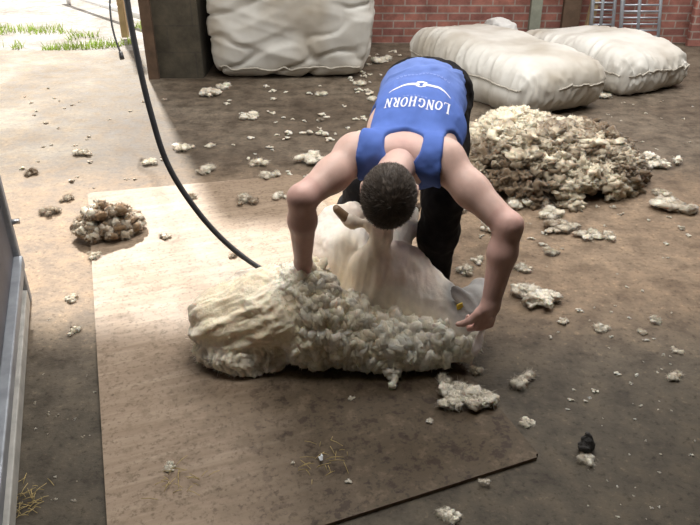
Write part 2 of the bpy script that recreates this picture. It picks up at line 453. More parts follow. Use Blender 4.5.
# ------------------------------------------------------------------ tufts of wool
def tuft_mesh(size, flat=.6, seed=0, lumps=7, stretch=1.0, dirty=.0, sub=2, curl=.35):
    """a ragged clump of wool locks: lumpy little balls run together"""
    rg = np.random.default_rng(seed); Vs, Fs, Cs = [], [], []; off = 0
    bm = bmesh.new(); bmesh.ops.create_icosphere(bm, subdivisions=sub, radius=1)
    bv = np.array([v.co[:] for v in bm.verts]); bf = np.array([[v.index for v in f.verts] for f in bm.faces]); bm.free()
    for i in range(lumps):
        r = size * rg.uniform(.15, .36) * (1.2 if i == 0 else 1) * (1 if lumps < 14 else .75 if lumps < 30 else .36)
        a = rg.uniform(0, 2 * math.pi); q = size * .68 * math.sqrt(rg.uniform(0, 1)) * (0 if i == 0 else 1)
        c = np.array([q * math.cos(a) * stretch, q * math.sin(a), r * flat * rg.uniform(.7, 1.3) + (0 if lumps < 30 else size * .55 * rg.uniform(0, 1) * max(0, 1 - (q / (size * .68)) ** 2))])
        s = np.array([rg.uniform(.8, 1.3), rg.uniform(.8, 1.3), flat * rg.uniform(.8, 1.2)]) * r
        n = fbm(bv + seed * 3.1 + i * 7.7, 1.7, 4, seed + i, .6)
        w = ridged(bv + seed + i, 3.2, 2, seed + i + 50)
        p = bv * (1 + (.45 if lumps < 14 else .62) * n + (curl if lumps < 14 else .5) * (w - 1))[:, None]
        ang = rg.uniform(0, 6.28); ca, sa = math.cos(ang), math.sin(ang)
        p = p * s
        p = np.stack([p[:, 0] * ca - p[:, 1] * sa, p[:, 0] * sa + p[:, 1] * ca, p[:, 2]], 1) + c
        base = np.array([.86, .79, .66]) * rg.uniform(.88, 1.08)
        br = np.array([.17, .11, .06]); t = np.clip(dirty + rg.uniform(-.25, .25) * (1 if lumps < 30 else 2.6) + .35 * n, 0, 1)[:, None]
        Cs.append(base * (1 - t) + br * t); Vs.append(p); Fs.append(bf + off); off += len(bv)
    V = np.concatenate(Vs); V[:, 2] -= V[:, 2].min()
    V[:, 2] = np.maximum(V[:, 2], 0.001)
    return fuzz(V, np.concatenate(Fs), np.concatenate(Cs), lumps * (150 if sub > 1 else 30), min(size * .34, .016), min(size * .016, .0009), seed, .9)
def place_tuft(px, py, wpx, label, dirty=.1, flat=.55, stretch=1.0, rot=None, name='wool_tuft', group=None, lumps=8, sub=2, seed=None, h=0.0, cat='wool tuft'):
    x, y, z = G(px, py, h)
    depth = y * math.cos(TH) + CAMH * math.sin(TH)
    size = wpx / FPX * depth * .5
    sd = seed if seed is not None else int(px * 13 + py * 7)
    V, F, C = tuft_mesh(size, flat, sd, lumps, stretch, dirty, sub)
    a = rot if rot is not None else (sd % 628) / 100
    ca, sa = math.cos(a), math.sin(a)
    V = np.stack([V[:, 0] * ca - V[:, 1] * sa, V[:, 0] * sa + V[:, 1] * ca, V[:, 2]], 1)
    o = np_mesh(name, V, F, M['wool'], None, C)
    u_, v_ = blocal((x, y))
    if abs(u_) < .62 and abs(v_) < 1.30: z += bt + .002        # lies on the plywood
    o.location = (x, y, z)
    return tag(o, label, cat, group)

def fuzz(V, F, C, n, ln, wd, seed=0, spread=.9, droop=.25):
    '''fine wool fibres standing off a surface, merged into the same mesh'''
    rg = np.random.default_rng(seed); k = F.shape[1]
    a = np.linalg.norm(np.cross(V[F[:, 1]] - V[F[:, 0]], V[F[:, 2]] - V[F[:, 0]]), axis=1)
    fi = rg.choice(len(F), n, p=a / a.sum())
    w = rg.dirichlet(np.ones(3), n)
    P = sum(V[F[fi, i]] * w[:, i:i + 1] for i in range(3)); Cc = sum(C[F[fi, i]] * w[:, i:i + 1] for i in range(3))
    nn = np.cross(V[F[fi, 1]] - V[F[fi, 0]], V[F[fi, 2]] - V[F[fi, 0]]); nn /= np.maximum(np.linalg.norm(nn, axis=1), 1e-12)[:, None]
    flow = np.stack([fbm(P, 14, 2, seed + 1), fbm(P, 14, 2, seed + 2), fbm(P, 14, 2, seed + 3)], 1)
    d = nn * .7 + flow * spread * 1.2 + rg.normal(0, .35 * spread, (n, 3)); d /= np.linalg.norm(d, axis=1)[:, None]
    L = (ln * rg.uniform(.5, 1.3, n))[:, None]
    sd = np.cross(d, rg.normal(0, 1, (n, 3))); sd /= np.maximum(np.linalg.norm(sd, axis=1), 1e-9)[:, None]; sd = sd * wd
    c2 = rg.normal(0, .30, (n, 3)); mid = P + d * L * .55 + c2 * L * .3; tip = P + d * L + c2 * L * .9 - V3(0, 0, droop) * L
    Cs = Cc * rg.uniform(.88, 1.16, n)[:, None]
    b0 = len(V)
    if k == 4:
        NV = np.stack([P - sd, P + sd, mid + sd * .8, mid - sd * .8, tip + sd * .25, tip - sd * .25], 1).reshape(-1, 3)
        i0 = b0 + 6 * np.arange(n)[:, None]
        NF = np.concatenate([i0 + np.array([[0, 1, 2, 3]]), i0 + np.array([[3, 2, 4, 5]])]); NC = np.repeat(Cs, 6, 0)
    else:
        NV = np.stack([P - sd, P + sd, tip], 1).reshape(-1, 3); NF = b0 + 3 * np.arange(n)[:, None] + np.array([[0, 1, 2]]); NC = np.repeat(Cs, 3, 0)
    NV[:, 2] = np.maximum(NV[:, 2], V[:, 2].min())
    return np.concatenate([V, NV]), np.concatenate([F, NF]), np.concatenate([C, NC])

# ------------------------------------------------------------------ shearing board (plywood sheet 4 x 8 ft)
BL, FR = np.array(G(88, 195)[:2]), np.array(G(540, 459)[:2])
BR = np.array(G(300, 176)[:2]); FL = np.array([-.585, 1.107])
bt = .011
bc = (BL + BR + FR + FL) / 4
ang = math.atan2(*(BL - FL)[::-1]) - math.pi / 2
# board frame: X across (left to right), Y along (front to back)
bx_, by_ = nrm([FR[0] - FL[0], FR[1] - FL[1], 0]), nrm([BL[0] - FL[0], BL[1] - FL[1], 0])
def blocal(p): d = np.array([p[0] - bc[0], p[1] - bc[1]]); return (d[0] * math.cos(-ang) - d[1] * math.sin(-ang), d[0] * math.sin(-ang) + d[1] * math.cos(-ang))
bm = bmesh.new()
cor = [blocal(p) for p in (FL, FR, BR, BL)]
lo = [bm.verts.new((x, y, 0)) for x, y in cor]; hi = [bm.verts.new((x, y, bt)) for x, y in cor]
top = bm.faces.new(hi); bm.faces.new(lo[::-1])
for i in range(4):
    f = bm.faces.new((lo[i], lo[(i + 1) % 4], hi[(i + 1) % 4], hi[i])); f.material_index = 1
bmesh.ops.recalc_face_normals(bm, faces=bm.faces)
bmesh.ops.bevel(bm, geom=[e for e in bm.edges if abs(e.verts[0].co.z - e.verts[1].co.z) > .01], offset=.012, segments=3, affect='EDGES')
me = bpy.data.meshes.new('shearing_board'); bm.to_mesh(me); bm.free()
brd = link('shearing_board', me, M['board']); me.materials.append(M['ply_edge'])
brd.location = (bc[0], bc[1], .001); brd.rotation_euler = (0, 0, ang)
tag(brd, 'large greasy brown plywood sheet lying on the concrete under the sheep', 'board')

# ------------------------------------------------------------------ the shearer
SKIN = np.array([.63, .425, .36])
tdir = nrm([-.13, -.62, -.10]); ldir = nrm([.975, -.205, .02]); ldir = nrm(ldir - tdir * (ldir @ tdir)); ndir = np.cross(tdir, ldir)
if ndir[2] < 0: ndir = -ndir
TF = (ldir, tdir, ndir)
R_SH, R_EL, R_WR = V3(.02, 2.16, .755), V3(-.147, 1.972, .682), V3(-.160, 2.09, .392)
L_SH, L_EL, L_WR = V3(.300, 2.13, .745), V3(.487, 1.935, .605), V3(.452, 1.905, .335)
def torso(f, grow=0, full=True):
    f.ell((.295, 2.79, .795), (.168, .135, .122), TF, .03, grow=grow)
    f.ell((.270, 2.63, .785), (.160, .17, .105), TF, .06, grow=grow)
    f.ell((.232, 2.42, .755), (.172, .22, .120), TF, .06, grow=grow)
    f.ell((.196, 2.26, .715), (.170, .13, .100), TF, .05, grow=grow)
def skin_torso(f):
    torso(f)
    # shoulder blades, deltoids, arms
    for s, e, w, q in ((R_SH, R_EL, R_WR, -1), (L_SH, L_EL, L_WR, 1)):
        f.ell(s * .55 + V3(.19, 2.24, .78) * .45, (.075, .06, .035), TF, .05)
        f.ell(s, (.066, .066, .062), None, .05)
        m1 = s * .55 + e * .45 + V3(0, 0, -.004)
        f.chain([s, m1, e], [.060, .053, .042], .03)
        m2 = e * .68 + w * .32
        f.chain([e, m2, w], [.043, .045, .029], .02)
        f.ell(e + V3(.004 * q, -.012, .012), (.03, .03, .03), None, .02)
        f.cone(V3(.170, 2.16, .745), s, .05, .045, .05)
HC = V3(.119, 1.972, .692)
hc, hf = nrm([-.10, -.95, -.20]), None
hl = nrm([1, -.10, -.03]); hl = nrm(hl - hc * (hl @ hc)); hf = np.cross(hc, hl)
if hf[2] > 0: hf = -hf
HF = (hl, hc, hf)            # his left, crown, face
def hp(a, b_, c_): return HC + hl * a + hc * b_ + hf * c_
def head(f):
    f.cone(V3(.176, 2.17, .735), HC - hc * .06 - hf * .022, .062, .056, .03)
    f.ell(hp(0, .020, -.008), (.074, .088, .092), HF, .02)
    f.ell(hp(0, -.055, .035), (.058, .062, .055), HF, .03)      # jaw
    f.ell(hp(0, -.098, .062), (.026, .02, .022), HF, .02)       # chin
    f.cone(hp(0, .005, .088), hp(0, -.032, .106), .010, .014, .012)   # nose
    f.ell(hp(0, .022, .080), (.05, .012, .014), HF, .012)      # brow
    for s in (-1, 1):
        f.ell(hp(.030 * s, .004, .088), (.013, .010, .010), HF, .008, 'sub')
        f.ell(hp(.080 * s, -.012, -.012), (.012, .032, .020), HF, .006)     # ear
        f.ell(hp(.088 * s, -.010, -.006), (.006, .018, .010), HF, .006, 'sub')
    f.ell(hp(0, -.062, .088), (.022, .007, .008), HF, .006)     # lips
    f.ell(hp(0, -.066, .097), (.020, .002, .006), HF, .003, 'sub')
def hand(w, elbow, d, q, s, curl, thumb_dir):
    """d: along the hand, q: way the palm faces, s: index towards little finger"""
    lo = w + d * .08 - .16; hi = w + d * .08 + .16
    f = Field(lo, hi, .0028)
    d, s = nrm(d), nrm(s); q = nrm(q - d * (q @ d)); s = nrm(s - d * (s @ d) - q * (s @ q))
    up = w + (elbow - w) * .28
    f.chain([up, w], [.035, .029], .01)
    pc = w + d * .048
    f.box(pc, (.036, .046, .013), (s, d, q), .013, .018)
    f.cone(w, pc, .027, .018, .02)
    f.ell(w + d * .035 - s * .026 + q * .008, (.018, .03, .016), (s, d, q), .012)   # thumb ball
    tips = []
    for i, (off, ln) in enumerate(((-.029, .95), (-.010, 1.06), (.010, 1.0), (.028, .80))):
        b0 = w + d * (.088 - .004 * abs(i - 1)) + s * off
        a1, a2, a3 = [math.radians(x + 4 * i) for x in curl]
        dr = lambda a: d * math.cos(a) + q * math.sin(a)
        p1 = b0 + dr(a1) * .042 * ln; p2 = p1 + dr(a1 + a2) * .027 * ln; p3 = p2 + dr(a1 + a2 + a3) * .021 * ln
        f.cone(b0 - d * .02, b0, .0105, .0105, .006)
        f.chain([b0, p1, p2, p3], [.0105, .0095, .0088, .0075], .003)
        tips.append(p3)
    b0 = w + d * .028 - s * .034 + q * .006
    t1 = nrm(thumb_dir)
    p1 = b0 + t1 * .038; p2 = p1 + nrm(t1 + q * .35) * .030; p3 = p2 + nrm(t1 + q * .8) * .022
    f.chain([b0, p1, p2, p3], [.015, .012, .0105, .0085], .006)
    V, Q = f.mesh(); return smooth(V, Q, 1, .4), Q
L_D, L_Q, L_S = nrm([-.16, .06, -.97]), nrm([-.45, .88, .1]), nrm([.88, .45, .0])
R_D, R_Q, R_S = nrm([.05, .12, -.98]), nrm([.98, .0, .1]), nrm([0, .98, .1])
f = Field((-.26, 1.80, .28), (.62, 2.98, 1.0), .0058)
skin_torso(f)
# keep the skin torso only where skin may show (above the waist)
f.half(V3(.30, 2.74, .8), (-tdir), .02)
Vb, Qb = f.mesh(); Vb = smooth(Vb, Qb, 2, .5)
f = Field(HC - .2, HC + .26, .0038); head(f)
Vh, Qh = f.mesh(); Vh = smooth(Vh, Qh, 1, .4)
lh = hand(L_WR, L_EL, L_D, L_Q, L_S, (48, 78, 55), L_D * .85 - L_S * .42 + L_Q * .25)
rh = hand(R_WR, R_EL, R_D, R_Q, R_S, (62, 80, 40), R_D * .7 - R_S * .2 + R_Q * .6)
VV, QQ, o_ = [], [], 0
for a, q in ((Vb, Qb), (Vh, Qh), lh, rh):
    VV.append(a); QQ.append(q + o_); o_ += len(a)
VV = np.concatenate(VV); QQ = np.concatenate(QQ)
n = fbm(VV, 14, 3, 3)
C = SKIN * (1 + .05 * n)[:, None]
red = np.zeros(len(VV))
for p, r, a in ((L_EL, .09, .5), (R_EL, .09, .5), (L_WR + L_D * .08, .11, .9), (R_WR + R_D * .08, .11, .8), (V3(.17, 2.14, .79), .08, .7), (hp(.08, 0, 0), .03, .9), (hp(-.08, 0, 0), .03, .9)):
    red = np.maximum(red, a * np.clip(1 - np.linalg.norm(VV - p, axis=1) / r, 0, 1))
for a, b2 in ((L_EL, L_WR), (R_EL, R_WR)):
    t = np.clip(((VV - a) @ (b2 - a)) / ((b2 - a) @ (b2 - a)), 0, 1); d = np.linalg.norm(VV - a - t[:, None] * (b2 - a), axis=1)
    red = np.maximum(red, .35 * (d < .07))
C = C * (1 - red[:, None]) + np.array([.60, .315, .28]) * red[:, None]
person = thing('person', (.17, 2.5, 0), 'person in a blue singlet and black trousers bent double over the sheep', 'person')
body = np_mesh('body', VV, QQ, M['skin'], person, C)
for s in (-1, 1):
    f = Field(hp(.030 * s, .004, .078) - .03, hp(.030 * s, .004, .078) + .03, .002); f.ell(hp(.030 * s, .004, .080), (.0115,) * 3)
    V, Q = f.mesh(); d = np.linalg.norm(V - hp(.030 * s, .004, .0915), axis=1)
    np_mesh('eye', V, Q, M['skin'], person, np.where((d < .0055)[:, None], np.array([.03, .02, .015]), np.array([.7, .68, .65])))
# hair
f = Field(HC - .16, HC + .16, .0038)
f.ell(hp(0, .022, -.012), (.0835, .0985, .101), HF, .0)
f.half(hp(0, .048, .05), nrm(hf * .93 - hc * .42), .015)
f.half(hp(0, -.058, -.05), nrm(-hc * .9 + hf * .3), .012)
V, Q = f.mesh(); V = smooth(V, Q, 1); Nn = vnormals(V, Q)
V = V + Nn * (.0015 * fbm(V, 60, 3, 5))[:, None]
hbase = np.array([.060, .045, .034])
Ch = hbase * (1 + .5 * fbm(V, 70, 3, 8))[:, None]
hair = np_mesh('hair', V, Q, M['hair'], person, np.clip(Ch, .004, 1))
# short hair strands standing off the scalp
sel = RNG.choice(len(V), 9000); SV, SF, SCc = [], [], []
crown = hp(.012, .105, -.04)
for i, k in enumerate(sel):
    p = V[k] + RNG.normal(0, .001, 3); nn = Nn[k]
    fl = p - crown; fl = fl - nn * (fl @ nn); fl = fl / (np.linalg.norm(fl) + 1e-6)
    dr = nrm(nn * .35 + fl * 1.0 + RNG.normal(0, .16, 3)); L = RNG.uniform(.008, .014)
    sd = nrm(np.cross(dr, RNG.normal(0, 1, 3))) * .0007
    SV += [p - sd, p + sd, p + dr * L * .6 + sd * .7 + fl * .001, p + dr * L + fl * .003]
    SF.append([4 * i, 4 * i + 1, 4 * i + 2, 4 * i + 3])
    g_ = RNG.uniform(.7, 1.5); SCc += [hbase * g_] * 4
np_mesh('hair_strands', np.array(SV), np.array(SF), M['hair'], hair, np.array(SCc))
# singlet
f = Field((-.10, 1.90, .50), (.58, 2.98, 1.0), .0052)
skin_torso(f); f.f -= .011
f.half(V3(.30, 2.80, .80), nrm(-tdir), .004)                       # hem
f.cone(V3(.172, 2.150, .83), V3(.13, 1.93, .80), .060, .085, .006, 'sub')     # neckline
f.cone(V3(.172, 2.150, .83), V3(.165, 2.12, .60), .060, .07, .006, 'sub')
f.half(V3(.185, 2.04, .74), nrm(tdir), .01)
sc_ = V3(.188, 2.22, .74)
for sg, st, w0 in ((-1, .26, .135), (1, .105, .128)):
    cc = sc_ + ldir * sg * (w0 + .30) + tdir * (.40 - st)
    f.box(cc, (.30, .40, .34), TF, .06, .006, 'sub')
V, Q = f.mesh(); V = smooth(V, Q, 2, .5); Nn = vnormals(V, Q)
L3 = np.stack([(V - sc_) @ ldir, (V - sc_) @ tdir, (V - sc_) @ ndir], 1)
fold = fbm(L3 * np.array([1, .35, 1]) + fbm(L3, 5, 2, 2)[:, None] * .03, 20, 3, 4)
cross = fbm(L3 * np.array([.4, 1.3, .4]) + fbm(L3, 6, 2, 1)[:, None] * .05, 18, 2, 9) * np.clip((-L3[:, 1] - .28) / .25, 0, 1)
V = V + Nn * (.0035 * fold + .007 * cross)[:, None]
SB = np.array([.085, .155, .47])
C = SB * (1 + .06 * fbm(V, 10, 3, 2))[:, None]
fade = np.clip((-L3[:, 1] - .25) / .35, 0, 1)[:, None]
C = C * (1 - fade * .55) + np.array([.20, .27, .52]) * fade * .55
singlet = np_mesh('singlet', V, Q, M['cloth'], person, C)
tree = BVHTree.FromPolygons([Vector(p) for p in V], [list(q) for q in Q])
# print on the back of the singlet
def drape(name, verts, faces, org, mat, lift=.0018):
    out = []
    for a, b_ in verts:
        p = Vector(org + ldir * a + tdir * b_ + ndir * .3)
        hit = tree.ray_cast(p, Vector(-ndir))
        h_ = hit[0] if hit[0] is not None else Vector(org + ldir * a + tdir * b_)
        out.append(h_ + Vector(ndir) * lift)
    me = bpy.data.meshes.new(name); me.from_pydata(out, [], faces); me.update()
    return link(name, me, mat, singlet)
def camray(px, py):
    d = Vector(((px - 350) / FPX, 0, 0)) + Vector((0, math.cos(TH), -math.sin(TH))) + Vector((0, math.sin(TH), math.cos(TH))) * ((262.5 - py) / FPX)
    hit = tree.ray_cast(Vector((0, 0, CAMH)), d.normalized()); return np.array(hit[0]) if hit[0] is not None else V3(.24, 2.45, .88)
o1 = camray(416, 104)
hv, hfs = [], []
def ribbon(pts, wid):
    b0 = len(hv)
    for i, (x, y) in enumerate(pts):
        x2, y2 = pts[min(i + 1, len(pts) - 1)]; x1, y1 = pts[max(0, i - 1)]
        dx, dy = x2 - x1, y2 - y1; L = math.hypot(dx, dy) + 1e-9
        w = wid[i] if isinstance(wid, list) else wid
        hv.extend([(x - dy / L * w, y + dx / L * w), (x + dy / L * w, y - dx / L * w)])
    for i in range(len(pts) - 1):
        hfs.append([b0 + 2 * i, b0 + 2 * i + 1, b0 + 2 * i + 3, b0 + 2 * i + 2])
def serif_word(word, height, gap):
    x0 = 0
    def st(x, y, x2, y2, w): ribbon([(x0 + x * height + (x2 - x) * height * t, (y + (y2 - y) * t) * height) for t in (0, .33, .67, 1)], w * height)
    def sf(x, y): st(x - .14, y, x + .14, y, .035)
    def arcs(cx, cy, rx, ry, a0, a1, w):
        n = 16; A = [a0 + (a1 - a0) * i / n for i in range(n + 1)]
        ribbon([(x0 + (cx + rx * math.cos(a)) * height, (cy + ry * math.sin(a)) * height) for a in A], [(.035 + (w - .035) * abs(math.cos(a))) * height for a in A])
    for ch in word:
        if ch == 'L':
            st(.16, .03, .16, .97, .085); sf(.16, .03); sf(.16, .97); st(.1, .03, .62, .03, .035); st(.60, .03, .62, .26, .035); wd = .66
        elif ch == 'O':
            arcs(.40, .5, .30, .45, 0, 6.2832, .085); wd = .80
        elif ch == 'N':
            st(.14, .03, .14, .97, .05); st(.64, .03, .64, .97, .05); st(.12, .97, .66, .03, .085); sf(.14, .03); sf(.64, .97); st(.0, .97, .16, .97, .035); wd = .80
        elif ch == 'G':
            arcs(.40, .5, .30, .45, .75, 5.6, .085); st(.64, .08, .64, .44, .07); st(.48, .44, .76, .44, .035); wd = .84
        elif ch == 'H':
            st(.16, .03, .16, .97, .085); st(.64, .03, .64, .97, .085); st(.16, .5, .64, .5, .035)
            for xx in (.16, .64): sf(xx, .03); sf(xx, .97)
            wd = .82
        else:
            st(.16, .03, .16, .97, .085); sf(.16, .03); sf(.16, .97); arcs(.30, .72, .24, .24, 1.5708, -1.5708, .08); st(.16, .96, .32, .96, .035); st(.16, .48, .32, .48, .035); st(.34, .48, .64, .03, .08); sf(.66, .03); wd = .78
        x0 += (wd + gap) * height
    return x0 - gap * height
serif_word('LONGHORN', .060, .10)
W_ = max(p[0] for p in hv)
vs = [((W_ / 2 - x) * (.224 / W_), y - .080 * ((x / W_ - .5)) ** 2) for x, y in hv]
drape('chest_lettering', vs, hfs, o1 - tdir * .045, M['print'])
hv.clear(); hfs.clear()
for sg in (-1, 1):
    pts = [(sg * .012 + sg * .098 * t, -.012 - .006 * math.sin(t * 3.0) + .055 * t ** 2.6) for t in [i / 14 for i in range(15)]]
    ribbon(pts, [.0095 * (1 - (i / 14) ** 1.5) + .0015 for i in range(15)])
    ribbon([(sg * .016, -.028), (sg * .010, -.005), (sg * .014, .008)], .005)
ribbon([(-.017, -.030), (0, -.036), (.017, -.030)], .007)
ribbon([(-.010, .008), (0, .012), (.010, .008)], .004)
o2 = camray(421, 86)
drape('horns_emblem', hv, hfs, o2, M['print'])
hv, hfs = [], []
for i in range(7):
    x = (i - 3) * .0125
    ribbon([(x - .004, .0), (x + .003, .008)], .0016); ribbon([(x + .003, .0), (x + .003, .010)], .0012)
drape('small_print', hv, hfs, camray(415, 95), M['faded'])
hv, hfs = [], []
for i in range(15):
    x = (i - 7) * .0135
    ribbon([(x - .004, -.03 * (x / .1) ** 2 * -1), (x + .001, .016 + .03 * (x / .1) ** 2)], .0018); ribbon([(x + .004, .03 * (x / .1) ** 2), (x + .003, .014 + .03 * (x / .1) ** 2)], .0018)
drape('faded_print_line', hv, hfs, camray(424, 73), M['faded'])
# trousers
f = Field((-.16, 2.16, .02), (.60, 3.05, 1.0), .0062)
f.ell((.300, 2.80, .795), (.175, .135, .127), TF, .03)
f.ell((.345, 2.86, .775), (.095, .10, .11), TF, .04); f.ell((.245, 2.88, .775), (.095, .10, .11), TF, .04)
LH, LK, LA = V3(.385, 2.77, .785), V3(.345, 2.405, .485), V3(.350, 2.50, .085)
RH, RK, RA = V3(.255, 2.82, .765), V3(.06, 2.60, .45), V3(-.02, 2.86, .085)
for h_, k_, a_ in ((LH, LK, LA), (RH, RK, RA)):
    f.chain([h_, (h_ + k_) / 2, k_], [.100, .092, .076], .04)
    f.chain([k_, k_ * .6 + a_ * .4 + V3(0, .02, 0), a_], [.076, .077, .062], .03)
f.half(V3(.3, 2.76, .8), nrm(tdir), .01)
# the waist cut only touches the body above the hips: give back the legs in front of it
for h_, k_, a_ in ((LH, LK, LA), (RH, RK, RA)):
    f.chain([h_, (h_ + k_) / 2, k_], [.098, .092, .076], .03)
    f.chain([k_, k_ * .6 + a_ * .4 + V3(0, .02, 0), a_], [.076, .077, .062], .03)
f.half(V3(0, 0, .055), (0, 0, -1))
V, Q = f.mesh(); V = smooth(V, Q, 2); Nn = vnormals(V, Q)
V = V + Nn * (.006 * fbm(V * np.array([1, 1, .8]) + fbm(V, 6, 2)[:, None] * .04, 16, 3, 6))[:, None]
C = np.array([.014, .013, .014]) * (1 + .5 * fbm(V, 12, 4, 1))[:, None]
np_mesh('trousers', V, Q, M['denim'], person, np.clip(C, .003, 1))
for a_, dv in ((LA, nrm([.10, -1, 0])), (RA, nrm([-.15, -1, 0]))):
    f = Field(a_ - V3(.22, .26, .1), a_ + V3(.22, .15, .1), .005)
    base = V3(a_[0], a_[1], 0)
    f.cone(base - dv * .045 + V3(0, 0, .045), base + dv * .08 + V3(0, 0, .042), .042, .040, .03)
    f.cone(base + dv * .08 + V3(0, 0, .042), base + dv * .165 + V3(0, 0, .032), .040, .030, .02)
    f.cone(base + V3(0, 0, .05), base + V3(0, 0, .12), .045, .043, .03)
    f.half(V3(0, 0, .017), (0, 0, -1))
    V, Q = f.mesh(); np_mesh('shoe', smooth(V, Q, 2), Q, M['leather'], person)

# ------------------------------------------------------------------ the sheep
sheep = thing('sheep', (0, 2.2, .017), 'half shorn white sheep lying on its side with its fleece hanging off', 'sheep')
f = Field((-.62, 1.82, .015), (.66, 2.78, .56), .0058)
f.ell((-.34, 2.22, .15), (.18, .14, .125), None, .05)
f.ell((-.03, 2.38, .210), (.155, .165, .190), None, .05)
f.ell((.145, 2.26, .195), (.19, .165, .175), None, .012)
f.ell((.275, 2.18, .165), (.13, .12, .125), None, .05)
f.chain([V3(.26, 2.17, .165), V3(.40, 2.06, .165)], [.105, .072], .05)
# head: poll by the hand, muzzle away towards the right
PO, MZ = V3(.405, 2.05, .20), V3(.475, 2.185, .225)
f.ell(PO * .6 + MZ * .4, (.060, .060, .062), None, .03)
f.chain([PO * .5 + MZ * .5, MZ], [.056, .042], .03)
f.ell(MZ + V3(.002, .012, 0), (.036, .030, .036), None, .015)
def ear(a, b_, w):
    a, b_ = np.array(a), np.array(b_); d = nrm(b_ - a); L = np.linalg.norm(b_ - a)
    s = nrm(np.cross(d, [.3, -.9, .4])); q = np.cross(s, d)
    f.cone(a, a + d * .02, .018, .016, .012)
    f.ell((a + b_) / 2, (w, L * .56, .011), (s, d, q), .008)
    f.ell((a + b_) / 2 + q * .012, (w * .6, L * .42, .007), (s, d, q), .005, 'sub')
EA, EB = V3(.440, 2.025, .222), V3(.358, 2.095, .288)
ear(EA, EB, .031)
ear((.455, 1.985, .195), (.418, 1.915, .125), .024)
# legs: near fore leg folded up beside the shearer's head, the other one stretched past his shin, a hind leg behind
FL1 = [V3(.065, 2.22, .29), V3(.115, 2.20, .435), V3(.118, 2.215, .462), V3(.005, 2.25, .468), V3(-.022, 2.26, .482)]
f.chain(FL1, [.070, .031, .028, .020, .019], .03)
FL2 = [V3(.15, 2.38, .25), V3(.235, 2.49, .33), V3(.255, 2.60, .335), V3(.27, 2.66, .33)]
f.chain(FL2, [.06, .030, .022, .02], .03)
HL = [V3(-.10, 2.46, .27), V3(-.06, 2.52, .345), V3(.015, 2.51, .385), V3(.05, 2.56, .33)]
f.chain(HL, [.10, .055, .036, .024], .04)
# crease between shoulder and flank
V, Q = f.mesh(); V = smooth(V, Q, 2); Nn = vnormals(V, Q)
hd = V - (PO * .5 + MZ * .5)
ish = np.clip(1.3 - np.linalg.norm(hd / np.array([.100, .118, .105]), axis=1), 0, .3) / .3
ridg = fbm(V * np.array([1.6, .5, .5]) + fbm(V, 5, 2)[:, None] * .04, 26, 3, 5)
V = V + Nn * ((.0050 * ridg + .005 * fbm(V, 9, 2, 12)) * (1 - ish))[:, None]
base = np.array([.86, .80, .71]); pink = np.array([.80, .58, .47]); yel = np.array([.72, .61, .42]); grey = np.array([.37, .36, .345])
n1 = np.clip(fbm(V, 6, 3, 21) * .9 + .1, 0, 1)[:, None]; n2 = np.clip(fbm(V, 5, 3, 33) * .9 - .1, 0, 1)[:, None]
C = base * (1 - n1 * .5) + pink * n1 * .5; C = C * (1 - n2 * .5) + yel * n2 * .5
C = C * (1 + .06 * ridg)[:, None]
gf = grey * (1 + .12 * fbm(V, 30, 3, 7))[:, None]
C = C * (1 - ish[:, None]) + gf * ish[:, None]
te = np.clip(((V - EA) @ (EB - EA)) / ((EB - EA) @ (EB - EA)), 0, 1.2); de = np.linalg.norm(V - EA - te[:, None] * (EB - EA), axis=1)
ie = (np.clip(1.5 - de / .028, 0, 1) * (te > .15))[:, None]
C = C * (1 - ie) + gf * 1.05 * ie
dk = np.exp(-(np.linalg.norm(V - (EB * .9 + EA * .1 + V3(0, 0, .012)), axis=1) / .022) ** 2)[:, None] * .7
C = C * (1 - dk) + np.array([.12, .11, .11]) * dk
e2 = np.clip(1.6 - np.linalg.norm((V - V3(.432, 1.945, .155)) / np.array([.035, .045, .05]), axis=1), 0, 1)[:, None]
C = C * (1 - e2) + np.array([.72, .64, .60]) * e2
lg = np.clip(1 - np.linalg.norm(V - FL1[3], axis=1) / .07, 0, 1)[:, None]
C = C * (1 - .7 * lg) + np.array([.42, .31, .19]) * .7 * lg
np_mesh('body', V, Q, M['shorn'], sheep, np.clip(C, 0, 1))
def hoof(a, b_, r):
    a, b_ = np.array(a), np.array(b_); d = nrm(b_ - a); s = nrm(np.cross(d, [0, .2, 1]))
    f = Field(np.minimum(a, b_) - .06, np.maximum(a, b_) + .06, .003)
    for sg in (-1, 1):
        f.cone(a + s * sg * .008, b_ + s * sg * .012, r, r * .72, .004)
    V, Q = f.mesh(); return np_mesh('hoof', smooth(V, Q, 1), Q, M['horn'], sheep)
hoof(FL1[4] + V3(.004, 0, 0), FL1[4] + V3(-.026, .004, .030), .018)
hoof(FL2[3], FL2[3] + V3(.01, .045, -.004), .016)
hoof(HL[3], HL[3] + V3(-.01, .02, -.045), .017)
MB().box(EA * .5 + EB * .5 + V3(-.020, -.020, -.008), (.012, .003, .010), (nrm([.8, .2, .3]), nrm([-.2, 1, 0]), nrm([-.3, 0, 1])), .002).build('ear_tag', M['yellow'], sheep)['label'] = 'small yellow plastic ear tag'
f = Field(PO - .2, PO + .25, .003); f.ell(PO * .55 + MZ * .45 + V3(-.03, -.012, .048), (.010, .011, .010))
V, Q = f.mesh(); np_mesh('eye', V, Q, M['eye'], sheep)

# fleece, still joined along the back
f = Field((-.68, 1.78, .014), (.60, 2.52, .46), .0044)
f.ell((-.165, 2.095, .190), (.135, .150, .185), None, .04)          # hump over the hindquarters
f.ell((-.29, 2.11, .175), (.16, .165, .160), None, .04)
f.ell((-.42, 2.10, .150), (.125, .15, .125), None, .04)
f.ell((-.485, 2.10, .145), (.085, .13, .10), None, .04)
